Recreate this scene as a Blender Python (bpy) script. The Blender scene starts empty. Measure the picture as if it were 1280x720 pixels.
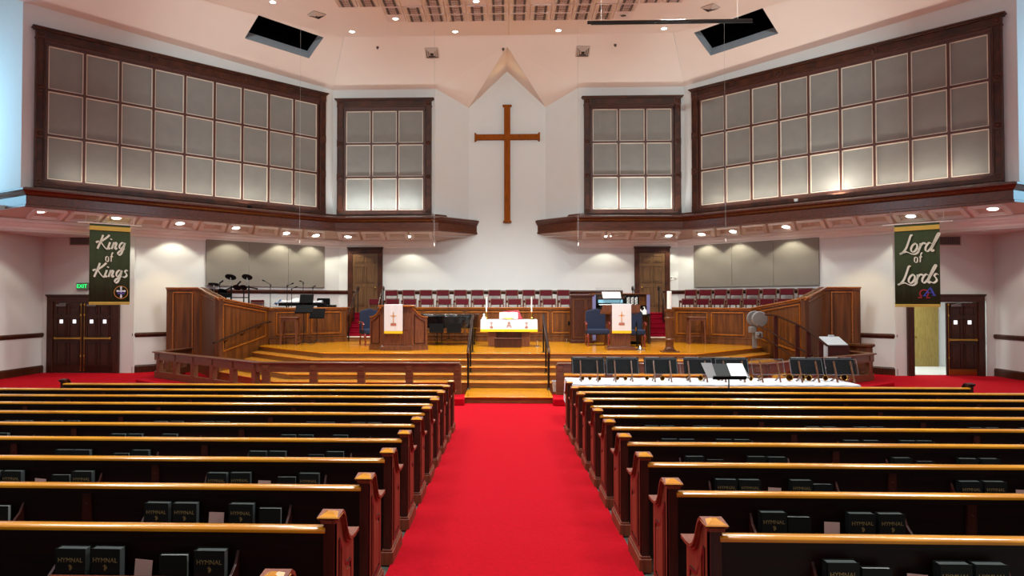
import bpy, bmesh, math, random
from mathutils import Vector, Matrix, Euler
random.seed(7)
C = bpy.context.scene.collection
PI = math.pi
R = math.radians
S2 = math.sqrt(0.5)

# ------------------------------------------------------------------ camera
F = 860.0
YAW, PITCH = R(1.92), R(1.13)
CAM = Vector((-0.07, 0, 2.33))
PX, PY = 603.0, 360.0
cam_d = bpy.data.cameras.new('camera')
cam = bpy.data.objects.new('camera', cam_d); C.objects.link(cam)
cam.location = CAM
cam.rotation_euler = Euler((PI/2 + PITCH, 0, YAW), 'XYZ')
cam_d.sensor_width = 36; cam_d.lens = F/1280*36
cam_d.shift_x = (640-PX)/1280
cam_d.clip_start = 0.05; cam_d.clip_end = 200
bpy.context.scene.camera = cam
RM = cam.rotation_euler.to_matrix()
def ray(px, py): return RM @ Vector(((px-PX)/F, -(py-PY)/F, -1))
def atY(px, py, y):            # point seen at that pixel on the plane y
    d = ray(px, py); return CAM + d*((y-CAM.y)/d.y)
def atZ(px, py, z):            # point seen at that pixel on the level z
    d = ray(px, py); return CAM + d*((z-CAM.z)/d.z)
def atP(px, py, p, n):
    d = ray(px, py); return CAM + d*((Vector(p)-CAM).dot(Vector(n))/d.dot(Vector(n)))

# ------------------------------------------------------------------ materials
def lin(c): return tuple(((x/255)/12.92 if x/255 <= .04045 else ((x/255+.055)/1.055)**2.4) for x in c)+(1,)
def newmat(name):
    m = bpy.data.materials.new(name); m.use_nodes = True
    nt = m.node_tree; b = nt.nodes['Principled BSDF']; return m, nt, b
def mat(name, col, rough=.5, metal=0, var=.06, scale=8, bump=0, coat=0, spec=.5, trans=0, bscale=None, alpha=1):
    m, nt, b = newmat(name)
    c = lin(col)
    tc = nt.nodes.new('ShaderNodeTexCoord'); nz = nt.nodes.new('ShaderNodeTexNoise')
    nz.inputs['Scale'].default_value = scale; nz.inputs['Detail'].default_value = 4
    nt.links.new(tc.outputs['Object'], nz.inputs['Vector'])
    mx = nt.nodes.new('ShaderNodeMix'); mx.data_type = 'RGBA'
    mx.inputs[6].default_value = tuple(max(0, x*(1-var*1.6)) for x in c[:3])+(1,)
    mx.inputs[7].default_value = tuple(min(1, x*(1+var*1.6)) for x in c[:3])+(1,)
    nt.links.new(nz.outputs['Fac'], mx.inputs[0]); nt.links.new(mx.outputs[2], b.inputs['Base Color'])
    b.inputs['Roughness'].default_value = rough; b.inputs['Metallic'].default_value = metal
    b.inputs['Specular IOR Level'].default_value = spec
    b.inputs['Coat Weight'].default_value = coat; b.inputs['Coat Roughness'].default_value = .12
    b.inputs['Transmission Weight'].default_value = trans
    b.inputs['Alpha'].default_value = alpha
    if bump:
        n2 = nt.nodes.new('ShaderNodeTexNoise'); n2.inputs['Scale'].default_value = bscale or scale*6
        nt.links.new(tc.outputs['Object'], n2.inputs['Vector'])
        bp = nt.nodes.new('ShaderNodeBump'); bp.inputs['Strength'].default_value = bump; bp.inputs['Distance'].default_value = .01
        nt.links.new(n2.outputs['Fac'], bp.inputs['Height']); nt.links.new(bp.outputs['Normal'], b.inputs['Normal'])
    return m
def wood(name, c1, c2, rough=.35, stretch=(1, 1, 12), scale=3, coat=.3, spec=.5):
    m, nt, b = newmat(name)
    tc = nt.nodes.new('ShaderNodeTexCoord'); mp = nt.nodes.new('ShaderNodeMapping')
    mp.inputs['Scale'].default_value = tuple(12/s for s in stretch)
    nt.links.new(tc.outputs['Object'], mp.inputs['Vector'])
    nz = nt.nodes.new('ShaderNodeTexNoise'); nz.inputs['Scale'].default_value = scale; nz.inputs['Detail'].default_value = 6; nz.inputs['Distortion'].default_value = .6
    nt.links.new(mp.outputs['Vector'], nz.inputs['Vector'])
    rp = nt.nodes.new('ShaderNodeValToRGB')
    rp.color_ramp.elements[0].position = .35; rp.color_ramp.elements[0].color = lin(c1)
    rp.color_ramp.elements[1].position = .68; rp.color_ramp.elements[1].color = lin(c2)
    nt.links.new(nz.outputs['Fac'], rp.inputs['Fac']); nt.links.new(rp.outputs['Color'], b.inputs['Base Color'])
    b.inputs['Roughness'].default_value = rough; b.inputs['Coat Weight'].default_value = coat
    b.inputs['Coat Roughness'].default_value = .15; b.inputs['Specular IOR Level'].default_value = spec
    bp = nt.nodes.new('ShaderNodeBump'); bp.inputs['Strength'].default_value = .08; bp.inputs['Distance'].default_value = .005
    nt.links.new(nz.outputs['Fac'], bp.inputs['Height']); nt.links.new(bp.outputs['Normal'], b.inputs['Normal'])
    return m
def emit(name, col, s):
    m, nt, b = newmat(name); b.inputs['Base Color'].default_value = lin(col)
    b.inputs['Emission Color'].default_value = lin(col); b.inputs['Emission Strength'].default_value = s
    nz = nt.nodes.new('ShaderNodeTexNoise'); nz.inputs['Scale'].default_value = 2
    return m
def floorwood(name, c1, c2, plank=.09):
    m, nt, b = newmat(name)
    tc = nt.nodes.new('ShaderNodeTexCoord'); br = nt.nodes.new('ShaderNodeTexBrick')
    br.inputs['Color1'].default_value = lin(c1); br.inputs['Color2'].default_value = lin(c2)
    br.inputs['Mortar'].default_value = tuple(x*.6 for x in lin(c1)[:3])+(1,)
    br.inputs['Scale'].default_value = 1; br.inputs['Brick Width'].default_value = 1.3; br.inputs['Row Height'].default_value = plank; br.inputs['Mortar Size'].default_value = .003
    nt.links.new(tc.outputs['Object'], br.inputs['Vector']); nt.links.new(br.outputs['Color'], b.inputs['Base Color'])
    b.inputs['Roughness'].default_value = .22; b.inputs['Coat Weight'].default_value = .5; b.inputs['Coat Roughness'].default_value = .1
    return m

M = {}
M['wall'] = mat('painted_plaster', (214, 214, 212), .85, var=.015, scale=2, bump=.05, bscale=60)
M['ceil'] = mat('ceiling_plaster', (226, 212, 204), .9, var=.015, scale=1.5)
M['white'] = mat('white_trim_paint', (232, 228, 224), .45, var=.02)
M['soffit'] = mat('soffit_paint', (205, 192, 180), .55, var=.02)
M['carpet'] = mat('red_carpet', (170, 3, 22), 1, var=.16, scale=30, bump=.5, bscale=220, spec=.1)
M['carpet_dark'] = mat('stair_carpet', (128, 8, 30), 1, var=.15, scale=25, bump=.4, bscale=180, spec=.1)
M['tile'] = mat('speckled_tile', (88, 92, 84), .35, var=.5, scale=22)
M['case'] = wood('casing_wood', (46, 20, 10), (80, 38, 18), .45, (12, 1, 12), coat=.1, spec=.3)
M['ledge'] = wood('ledge_wood', (60, 26, 12), (98, 46, 20), .35, (12, 2, 1), coat=.3, spec=.4)
M['mull'] = wood('mullion_wood', (60, 26, 18), (84, 40, 28), .5)
M['cross'] = wood('cross_wood', (122, 58, 3), (150, 78, 10), .6, (1, 1, 12), coat=.0, spec=.08)
M['panelwood'] = wood('choir_wood', (76, 40, 14), (112, 62, 22), .42, (1, 1, 12), scale=.7, coat=.15, spec=.35)
M['capwood'] = wood('cap_wood', (130, 70, 20), (170, 100, 32), .25, (12, 1, 1), coat=.6)
M['railwood'] = wood('altar_rail_wood', (88, 52, 32), (122, 76, 46), .32, (12, 1, 1), coat=.4)
M['pulpit'] = wood('pulpit_wood', (84, 44, 26), (120, 68, 42), .35, (1, 1, 12), coat=.4)
M['pewcap'] = wood('pew_cap_wood', (198, 122, 14), (234, 158, 34), .2, (14, 2, 2), scale=1.5, coat=.8)  # gold reflection of light from above is put into the wood colour
M['pewend'] = wood('pew_end_wood', (104, 46, 28), (134, 66, 40), .5, (1, 1, 12), coat=.1, spec=.3)
M['pewback'] = wood('pew_back_wood', (22, 6, 4), (32, 9, 6), .45, (14, 1, 1), coat=.1, spec=.25)
M['pewpost'] = wood('pew_post_wood', (52, 18, 12), (70, 26, 18), .4, (1, 1, 12), coat=.2, spec=.3)
M['door'] = wood('door_mahogany', (44, 18, 10), (72, 32, 18), .4, (1, 1, 12), coat=.08, spec=.35)
M['door_oak'] = wood('door_brown', (84, 56, 26), (112, 76, 38), .4, (1, 1, 12), coat=.3)
M['oak'] = wood('yellow_oak', (140, 118, 58), (168, 142, 76), .4, (1, 1, 10))
M['stagefloor'] = floorwood('stage_floorboards', (202, 126, 3), (224, 148, 10))
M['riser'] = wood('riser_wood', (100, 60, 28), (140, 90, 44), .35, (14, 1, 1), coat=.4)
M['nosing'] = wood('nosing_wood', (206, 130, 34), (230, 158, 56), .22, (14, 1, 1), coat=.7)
M['grille'] = mat('grey_grille_cloth', (132, 130, 126), .95, var=.06, scale=3, bump=.4, bscale=160, spec=.15)
M['acoustic'] = mat('grey_acoustic_fabric', (134, 127, 118), .95, var=.03, scale=2, bump=.3, bscale=120, spec=.1)
M['bead'] = mat('cream_bead', (214, 200, 184), .5, var=.02)
M['burgundy'] = mat('burgundy_vinyl', (82, 6, 20), .65, var=.08, scale=6, spec=.15)
M['chairwood'] = wood('chair_wood', (92, 56, 38), (124, 84, 58), .4)
M['navy'] = mat('navy_fabric', (34, 39, 58), .9, var=.12, scale=40, bump=.3, bscale=150, spec=.2)
M['redwood'] = wood('cherry_wood', (92, 28, 22), (124, 44, 32), .25, coat=.6)
M['black'] = mat('matt_black', (12, 12, 13), .6, var=.1, spec=.12)
M['gloss_black'] = mat('polished_black', (8, 8, 9), .12, var=.1, coat=.6)
M['blackmetal'] = mat('black_metal', (20, 18, 18), .35, metal=.4)
M['bronze'] = mat('bronze_metal', (60, 36, 28), .3, metal=.7)
M['chrome'] = mat('chrome', (200, 200, 205), .18, metal=1, var=.02)
M['brass'] = mat('brass', (196, 154, 74), .25, metal=1, var=.05)
M['gold'] = mat('gold_cloth', (206, 172, 70), .6, var=.1, scale=60)
M['yellow'] = mat('yellow_cloth', (240, 196, 20), .7, var=.05)
M['cloth'] = mat('white_cloth', (218, 218, 224), .8, var=.02, bump=.1)
M['wax'] = mat('candle_wax', (245, 243, 236), .5, var=.01)
M['paper'] = mat('paper', (238, 238, 236), .8, var=.02)
M['page'] = mat('page_edges', (84, 90, 88), .8, var=.15, scale=60)
M['pagelight'] = mat('pale_page_edges', (160, 165, 158), .8, var=.08, scale=60)
M['cover'] = mat('black_bookcloth', (14, 17, 17), .55, var=.1, spec=.3)
M['title'] = mat('gold_title_foil', (150, 128, 84), .4, metal=.3)
M['card'] = mat('pink_card', (196, 158, 150), .8, var=.05)
M['banner'] = mat('olive_green_banner', (60, 70, 46), .85, var=.08, scale=10, bump=.2, bscale=80, spec=.2)
M['bannertext'] = mat('cream_satin', (226, 226, 206), .6, var=.08, scale=30)
M['purple'] = mat('purple_cloth', (70, 54, 130), .7)
M['red'] = mat('red_cloth', (140, 16, 34), .7)
M['blue'] = mat('blue_cloth', (56, 66, 170), .7)
M['embroid'] = mat('gold_embroidery', (206, 140, 66), .6, var=.1, scale=40)
M['rose'] = mat('rose_embroidery', (176, 110, 92), .7, var=.1, scale=40)
M['grey'] = mat('grey_plastic', (112, 108, 108), .6)
M['ltgrey'] = mat('light_grey_plastic', (176, 178, 180), .5)
M['lav'] = mat('lavender_panel', (104, 100, 142), .5)  # light purple glare on the organ cheeks, put into their colour
M['lblue'] = mat('light_blue_cloth', (110, 160, 216), .8)
M['exitgreen'] = emit('exit_green', (20, 230, 110), 2.0)
M['lens'] = emit('lamp_lens', (255, 250, 238), 14)
M['lensdim'] = mat('unlit_lens', (232, 226, 220), .3)
M['screen'] = emit('organ_screen', (130, 180, 200), .45)
M['lite'] = emit('door_lite', (235, 240, 245), 1.2)
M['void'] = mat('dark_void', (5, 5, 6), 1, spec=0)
M['hole_side'] = mat('opening_reveal', (150, 154, 160), .8)
M['vent'] = mat('vent_metal', (190, 172, 160), .5)
M['ventdark'] = mat('vent_shadow_gap', (84, 72, 68), .7)
M['louver'] = mat('louver_white', (216, 198, 192), .5)
M['louverin'] = mat('louver_reflector', (150, 128, 124), .35)
def acrylic():
    m, nt, b = newmat('clear_acrylic')
    b.inputs['Base Color'].default_value = (.07, .075, .08, 1); b.inputs['Roughness'].default_value = .12
    b.inputs['Alpha'].default_value = .07; b.inputs['Specular IOR Level'].default_value = .3
    tc = nt.nodes.new('ShaderNodeTexNoise')
    return m
M['acrylic'] = acrylic()

M['exitface'] = mat('exit_sign_plate', (92, 112, 98), .5)
M['edge'] = mat('acrylic_edge', (150, 152, 156), .2, alpha=.6)
# ------------------------------------------------------------------ mesh builder
class MB:
    def __init__(s): s.v = []; s.f = []; s.m = None
    def add(s, vs, fs):
        o = len(s.v)
        s.v += [(s.m @ Vector(p)) if s.m is not None else Vector(p) for p in vs]
        s.f += [tuple(i+o for i in f) for f in fs]; return s
    def box(s, x0, x1, y0, y1, z0, z1):
        return s.add([(x0,y0,z0),(x1,y0,z0),(x1,y1,z0),(x0,y1,z0),(x0,y0,z1),(x1,y0,z1),(x1,y1,z1),(x0,y1,z1)],
                     [(0,3,2,1),(4,5,6,7),(0,1,5,4),(1,2,6,5),(2,3,7,6),(3,0,4,7)])
    def hexa(s, p):   # 8 points: bottom 4, top 4
        return s.add(p, [(0,3,2,1),(4,5,6,7),(0,1,5,4),(1,2,6,5),(2,3,7,6),(3,0,4,7)])
    def prism(s, poly, a, b, axis='z'):
        n = len(poly)
        def P(u, w, t):
            return {'z': (u, w, t), 'y': (u, t, w), 'x': (t, u, w)}[axis]
        vs = [P(u, w, a) for u, w in poly]+[P(u, w, b) for u, w in poly]
        fs = [tuple(range(n))[::-1], tuple(range(n, 2*n))]+[(i, (i+1) % n, n+(i+1) % n, n+i) for i in range(n)]
        return s.add(vs, fs)
    def lathe(s, prof, c=(0,0,0), n=20, axis='z', cap=True):
        vs = []; fs = []; m = len(prof)
        for i in range(n):
            a = 2*PI*i/n
            for r, h in prof:
                x, y = r*math.cos(a), r*math.sin(a)
                p = {'z': (x, y, h), 'y': (x, h, y), 'x': (h, x, y)}[axis]
                vs.append((p[0]+c[0], p[1]+c[1], p[2]+c[2]))
        for i in range(n):
            j = (i+1) % n
            for k in range(m-1): fs.append((i*m+k, j*m+k, j*m+k+1, i*m+k+1))
        if cap:
            if prof[0][0] > 1e-5: fs.append(tuple(i*m for i in range(n)))
            if prof[-1][0] > 1e-5: fs.append(tuple(i*m+m-1 for i in range(n))[::-1])
        return s.add(vs, fs)
    def cyl(s, p, q, r, n=10, r2=None):
        return s.tube([p, q], r, n, r2)
    def tube(s, pts, r, n=8, r2=None):
        pts = [Vector(p) for p in pts]; vs = []; fs = []
        up = None
        for i, p in enumerate(pts):
            if i == 0: t = pts[1]-p
            elif i == len(pts)-1: t = p-pts[i-1]
            else: t = (pts[i+1]-p).normalized()+(p-pts[i-1]).normalized()
            t.normalize()
            if up is None: up = Vector((0,0,1)) if abs(t.z) < .9 else Vector((0,1,0))
            a = t.cross(up)
            if a.length < 1e-3: a = t.cross(Vector((1,0,0)))
            a.normalize(); b = t.cross(a).normalized(); up = -b if b.length else up
            up = a.cross(t).normalized()
            rr = r if r2 is None else r+(r2-r)*i/(len(pts)-1)
            for k in range(n):
                w = 2*PI*k/n; vs.append(p+a*(rr*math.cos(w))+up*(rr*math.sin(w)))
        for i in range(len(pts)-1):
            for k in range(n):
                l = (k+1) % n; fs.append((i*n+k, i*n+l, (i+1)*n+l, (i+1)*n+k))
        fs.append(tuple(range(n))[::-1]); fs.append(tuple(range((len(pts)-1)*n, len(pts)*n)))
        return s.add([tuple(v) for v in vs], fs)
    def bar(s, p, q, w, h, up=(0,0,1)):
        p, q, up = Vector(p), Vector(q), Vector(up); t = (q-p).normalized()
        a = t.cross(up).normalized()*w/2; b = a.cross(t).normalized()*h/2
        return s.hexa([tuple(p-a-b), tuple(q-a-b), tuple(q+a-b), tuple(p+a-b), tuple(p-a+b), tuple(q-a+b), tuple(q+a+b), tuple(p+a+b)])
    def sweep(s, path, prof, closed=False):
        """path: list of (x,y); prof: list of (offset to the right of travel, z)"""
        n = len(path); m = len(prof); P = [Vector(p) for p in path]; vs = []; fs = []
        for i in range(n):
            d0 = (P[i]-P[i-1]).normalized() if i > 0 else None
            d1 = (P[i+1]-P[i]).normalized() if i < n-1 else None
            if d0 is None: d0 = d1
            if d1 is None: d1 = d0
            n0 = Vector((d0.y, -d0.x)); n1 = Vector((d1.y, -d1.x)); nn = (n0+n1).normalized()
            k = 1/max(.3, nn.dot(n0))
            for o, z in prof: vs.append((P[i].x+nn.x*o*k, P[i].y+nn.y*o*k, z))
        for i in range(n-1):
            for k in range(m):
                l = (k+1) % m; fs.append((i*m+k, (i+1)*m+k, (i+1)*m+l, i*m+l))
        fs.append(tuple(range(m))); fs.append(tuple(range((n-1)*m, n*m))[::-1])
        return s.add(vs, fs)
    def build(s, name, m, parent=None, bevel=0, seg=2, smooth=False, loc=None, kind=None, label=None, recalc=True, solid=0):
        me = bpy.data.meshes.new(name); me.from_pydata([tuple(v) for v in s.v], [], s.f)
        if recalc:
            bm = bmesh.new(); bm.from_mesh(me); bmesh.ops.recalc_face_normals(bm, faces=bm.faces); bm.to_mesh(me); bm.free()
        if smooth:
            for p in me.polygons: p.use_smooth = True
            me.set_sharp_from_angle(angle=R(40))
        me.materials.append(M[m])
        o = bpy.data.objects.new(name, me); C.objects.link(o)
        if parent is not None: o.parent = parent; KIDS.setdefault(parent.name, []).append(o)
        if loc: o.location = loc
        if solid:
            sm = o.modifiers.new('s', 'SOLIDIFY'); sm.thickness = solid; sm.offset = 0
        if bevel:
            b = o.modifiers.new('b', 'BEVEL'); b.width = bevel; b.segments = seg; b.limit_method = 'ANGLE'; b.angle_limit = R(35)
            if seg > 1:
                for p in me.polygons: p.use_smooth = True
                me.set_sharp_from_angle(angle=R(50))
                b.harden_normals = False
        if kind: o['kind'] = kind
        if label: o['label'] = label
        return o
KIDS = {}
def tag(o, label, cat, group=None, kind=None):
    o['label'] = label; o['category'] = cat
    if group: o['group'] = group
    if kind: o['kind'] = kind
    return o
def thing(name, label, cat, loc=(0,0,0), rz=0, group=None):
    o = bpy.data.objects.new(name, None); C.objects.link(o); o.empty_display_size = .2
    o.location = loc; o.rotation_euler = (0, 0, rz)
    return tag(o, label, cat, group)
def dup(root, loc, rz=0, label=None, group=None):
    r = root.copy(); C.objects.link(r); r.location = loc; r.rotation_euler = (0, 0, rz)
    if label: r['label'] = label
    if group: r['group'] = group
    for ch in KIDS.get(root.name, []):
        c = ch.copy(); C.objects.link(c); c.parent = r; KIDS.setdefault(r.name, []).append(c)
        for g in KIDS.get(ch.name, []):
            d = g.copy(); C.objects.link(d); d.parent = c; KIDS.setdefault(c.name, []).append(d)
    return r
def struct(mb, name, m, **k): return mb.build(name, m, kind='structure', **k)
ORD = ['first','second','third','fourth','fifth','sixth','seventh','eighth','ninth','tenth','eleventh','twelfth']

def textmesh(s, size, ext=.001):
    cu = bpy.data.curves.new('t', 'FONT'); cu.body = s; cu.size = size; cu.extrude = ext; cu.align_x = 'CENTER'; cu.align_y = 'CENTER'
    o = bpy.data.objects.new('t', cu); C.objects.link(o)
    bpy.context.view_layer.update()
    me = bpy.data.meshes.new_from_object(o.evaluated_get(bpy.context.evaluated_depsgraph_get()))
    bpy.data.objects.remove(o)
    # stand the writing up: x right, z up, facing -y
    me.transform(Matrix.Rotation(PI/2, 4, 'X'))
    return me

# ------------------------------------------------------------------ floor
SL = 0.0277
def zf(y): return SL*(13-y) if y < 13 else 0.0
mb = MB(); XW = 17.5
mb.add([(-XW,-4,zf(-4)-.02),(XW,-4,zf(-4)-.02),(XW,13,-.02),(-XW,13,-.02)], [(0,1,2,3)])
mb.add([(-XW,-4,zf(-4)-.3),(XW,-4,zf(-4)-.3),(XW,13,-.3),(-XW,13,-.3)], [(0,1,2,3)])
struct(mb, 'floor', 'tile')
mb = MB()
mb.hexa([(-XW,13,-.2),(XW,13,-.2),(XW,30,-.2),(-XW,30,-.2),(-XW,13,0),(XW,13,0),(XW,30,0),(-XW,30,0)])
struct(mb, 'floor_front', 'carpet')
mb = MB()
mb.hexa([(-1.0,-2,zf(-2)-.015),(1.0,-2,zf(-2)-.015),(1.0,13,-.015),(-1.0,13,-.015),(-1.0,-2,zf(-2)+.004),(1.0,-2,zf(-2)+.004),(1.0,13,.004),(-1.0,13,.004)])
tag(mb.build('aisle_carpet', 'carpet'), 'bright red carpet runner down the centre aisle between the pews', 'carpet')
for s, nm in ((-1, 'left'), (1, 'right')):
    mb = MB(); a, b = sorted((s*9.2, s*XW))
    mb.hexa([(a,-2,zf(-2)-.015),(b,-2,zf(-2)-.015),(b,13,-.015),(a,13,-.015),(a,-2,zf(-2)+.004),(b,-2,zf(-2)+.004),(b,13,.004),(a,13,.004)])
    tag(mb.build('side_aisle_carpet', 'carpet'), 'red carpet of the %s side aisle beyond the pew ends' % nm, 'carpet')

# ------------------------------------------------------------------ walls
YC = 27.6; YU = 26.8; ZU = 10.68
def both(fn):
    for s, nm in ((-1, 'left'), (1, 'right')): fn(s, nm)
# cross wall with gable head
apex = 11.62; eave = 10.15
mb = MB()
mb.prism([(-1.55, 5.2), (1.55, 5.2), (1.55, eave), (0.0, apex), (-1.55, eave)], YC, YC+.2, 'y')
mb.box(-7.2, 7.2, YC, YC+.2, 0, 5.2)
struct(mb, 'wall_back', 'wall')
def upper(s, nm):
    X = lambda v: s*v
    mb = MB()
    # flank, window wall and the long angled wall as vertical sheets with thickness
    def sheet(p, q, z0, z1, z1b=None):
        p, q = Vector(p), Vector(q); t = (q-p).normalized(); n = Vector((-t.y, t.x))*s*-.15*-1
        z1b = z1 if z1b is None else z1b
        if n.y < 0: n = -n
        mb.hexa([(p.x,p.y,z0),(q.x,q.y,z0),(q.x+n.x,q.y+n.y,z0),(p.x+n.x,p.y+n.y,z0),(p.x,p.y,z1),(q.x,q.y,z1b),(q.x+n.x,q.y+n.y,z1b),(p.x+n.x,p.y+n.y,z1)])
    sheet((X(1.55),YC),(X(2.78),YU),4.9,eave,ZU)
    sheet((X(2.78),YU),(X(6.87),YU),4.9,ZU)
    struct(mb, 'wall_upper_back_'+nm, 'wall')
    mb = MB()
    sheet((X(6.87),YU),(X(14.17),19.5),4.9,ZU,11.12)
    struct(mb, 'wall_upper_'+nm, 'wall')
    mb = MB()
    sheet((X(14.17),19.5),(X(18.5),22.0),4.9,14)
    struct(mb, 'wall_transept_'+nm, 'wall')
    # lower angled wall
    mb = MB(); sheet((X(6.8),YC),(X(12.28),22.12),0,5.15)
    struct(mb, 'wall_lower_'+nm, 'wall')
    # beam over the door alcove
    mb = MB(); p=(X(12.28),22.12); q=(X(16.2),18.2)
    sheet(p, q, 4.42, 5.15); struct(mb, 'wall_header_'+nm, 'wall')
    mb = MB()
    mb.prism([(X(12.2),22.3),(X(12.35),22.2),(X(15.4),19.15),(X(15.4),22.3)],4.43,4.5,'z')
    struct(mb, 'ceiling_alcove_'+nm, 'wall')
    mb = MB()
    mb.box(min(X(15.25),X(15.4)),max(X(15.25),X(15.4)),19.2,22.1,0,4.45)
    mb.box(min(X(15.25),X(15.4)),max(X(15.25),X(15.4)),16,19.2,0,4.9)
    struct(mb, 'wall_alcove_side_'+nm, 'wall')
    mb = MB()
    if s < 0: mb.box(-15.4,-12.2,22.1,22.3,0,4.45)
    else:
        mb.box(12.2,12.62,22.1,22.3,0,4.45); mb.box(15.0,15.4,22.1,22.3,0,4.45); mb.box(12.6,15.0,22.1,22.3,2.36,4.45)
    struct(mb, 'wall_door_'+nm, 'wall')
both(upper)

# ------------------------------------------------------------------ ceiling
ZF, YF = 11.85, 24.4
SLP = (ZF-ZU)/(YU-YF)
off = (YU-YF)
def cornerX(o): return 6.87-o*math.tan(R(22.5))
fx = cornerX(off)      # flat ceiling corner
ycut = -4
far = 15.0
# sloped front part, cut by the small gable over the cross
yV = YC; zV = eave
rid_y = YU-(apex-ZU)/SLP
mb = MB()
vs = [(-fx,YF,ZF),(fx,YF,ZF),(6.87,YU,ZU),(2.78,YU,ZU),(1.55,YC,eave),(0,rid_y,apex),(-1.55,YC,eave),(-2.78,YU,ZU),(-6.87,YU,ZU)]
mb.add(vs, [(0,5,6,7,8),(0,1,5),(1,2,3,4,5)])
struct(mb, 'ceiling_slope_front', 'ceil', recalc=False)
mb = MB()
mb.add([(0,rid_y,apex),(0,YC,apex),(-1.55,YC,eave),(1.55,YC,eave)], [(0,1,2),(0,3,1)])
struct(mb, 'ceiling_gable', 'ceil', recalc=False)
# side slopes with a square opening
FLAT = {}
def side_slope(s, nm):
    A = Vector((s*6.87,YU,ZU)); B = Vector((s*14.17,19.5,10.85)); Bf = Vector((s*(fx+7.3+.0),YF-7.3,ZF)); Cc = Vector((s*fx,YF,ZF))
    # plane basis: u along the wall, w up the slope
    u = (Vector((s*14.17,19.5,11.10))-A).normalized(); nh = Vector((-s*S2,-S2,0)); w = (nh*off+Vector((0,0,ZF-ZU))).normalized(); w = (w-u*w.dot(u)).normalized()
    n = u.cross(w)
    if s < 0: px = [(333,10),(413,39),(384,72),(302,47)]
    else:     px = [(944,3),(977,41),(889,69),(858,30)]
    hole = [atP(a, b, A, n) for a, b in px]
    # square the opening up in the plane of the slope
    hu = [(h-A).dot(u) for h in hole]; hw = [(h-A).dot(w) for h in hole]
    u0 = (sorted(hu)[0]+sorted(hu)[1])/2; u1 = (sorted(hu)[2]+sorted(hu)[3])/2
    w0 = (sorted(hw)[0]+sorted(hw)[1])/2; w1 = (sorted(hw)[2]+sorted(hw)[3])/2
    print('hole', nm, u0, u1, w0, w1, [round(x,2) for x in hu], [round(x,2) for x in hw])
    w0 = max(.15, w0)
    P = lambda a, b: A+u*a+w*b
    W1 = (Cc-A).dot(w); cu = (Cc-A).dot(u)
    L = (B-A).length+7
    w1 = min(w1, W1+((ZF+.02-(A+u*(L+3)).z)/w.z-W1)*((u1-cu)/(L+3-cu))-.05)
    mb = MB()
    WL = (ZF+.02-(A+u*(L+3)).z)/w.z; q = [P(0,0), P(L,0), P(L+3,WL), P(cu,W1)]
    H = [P(u0,w0), P(u1,w0), P(u1,w1), P(u0,w1)]
    mb.add([tuple(x) for x in q+H], [(0,1,5,4),(1,2,6,5),(2,3,7,6),(3,0,4,7)])
    struct(mb, 'ceiling_slope_'+nm, 'ceil', recalc=False)
    FLAT[s] = (q[2].x, q[2].y)
    # reveal and dark shaft
    nn = n if n.z > 0 else -n
    mb = MB()
    for i in range(4):
        a, b = H[i], H[(i+1) % 4]
        mb.add([tuple(a), tuple(b), tuple(b+nn*.35), tuple(a+nn*.35)], [(0,1,2,3)])
    o = mb.build('ceiling_opening', 'hole_side', recalc=False, solid=.01)
    tag(o, 'square opening cut in the sloped ceiling on the %s, dark inside' % nm, 'ceiling opening')
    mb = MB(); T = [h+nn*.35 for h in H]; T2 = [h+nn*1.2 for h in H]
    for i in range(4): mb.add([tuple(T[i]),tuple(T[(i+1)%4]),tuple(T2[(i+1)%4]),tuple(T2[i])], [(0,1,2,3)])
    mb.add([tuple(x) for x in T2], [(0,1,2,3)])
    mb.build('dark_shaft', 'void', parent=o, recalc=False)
    return H
both(side_slope)
mb = MB(); FL, FR = FLAT[-1], FLAT[1]
mb.prism([(-fx,YF),FL,(FL[0]-.5,ycut),(FR[0]+.5,ycut),FR,(fx,YF)], ZF, ZF+.12, 'z')
struct(mb, 'ceiling', 'ceil')
def transept_ceiling(s, nm):
    mb = MB(); mb.prism([(s*14.0,19.4),(s*20,14),(s*20,24),(s*17,24)], 13.8, 13.9, 'z')
    struct(mb, 'ceiling_transept_'+nm, 'ceil')
both(transept_ceiling)

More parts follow.
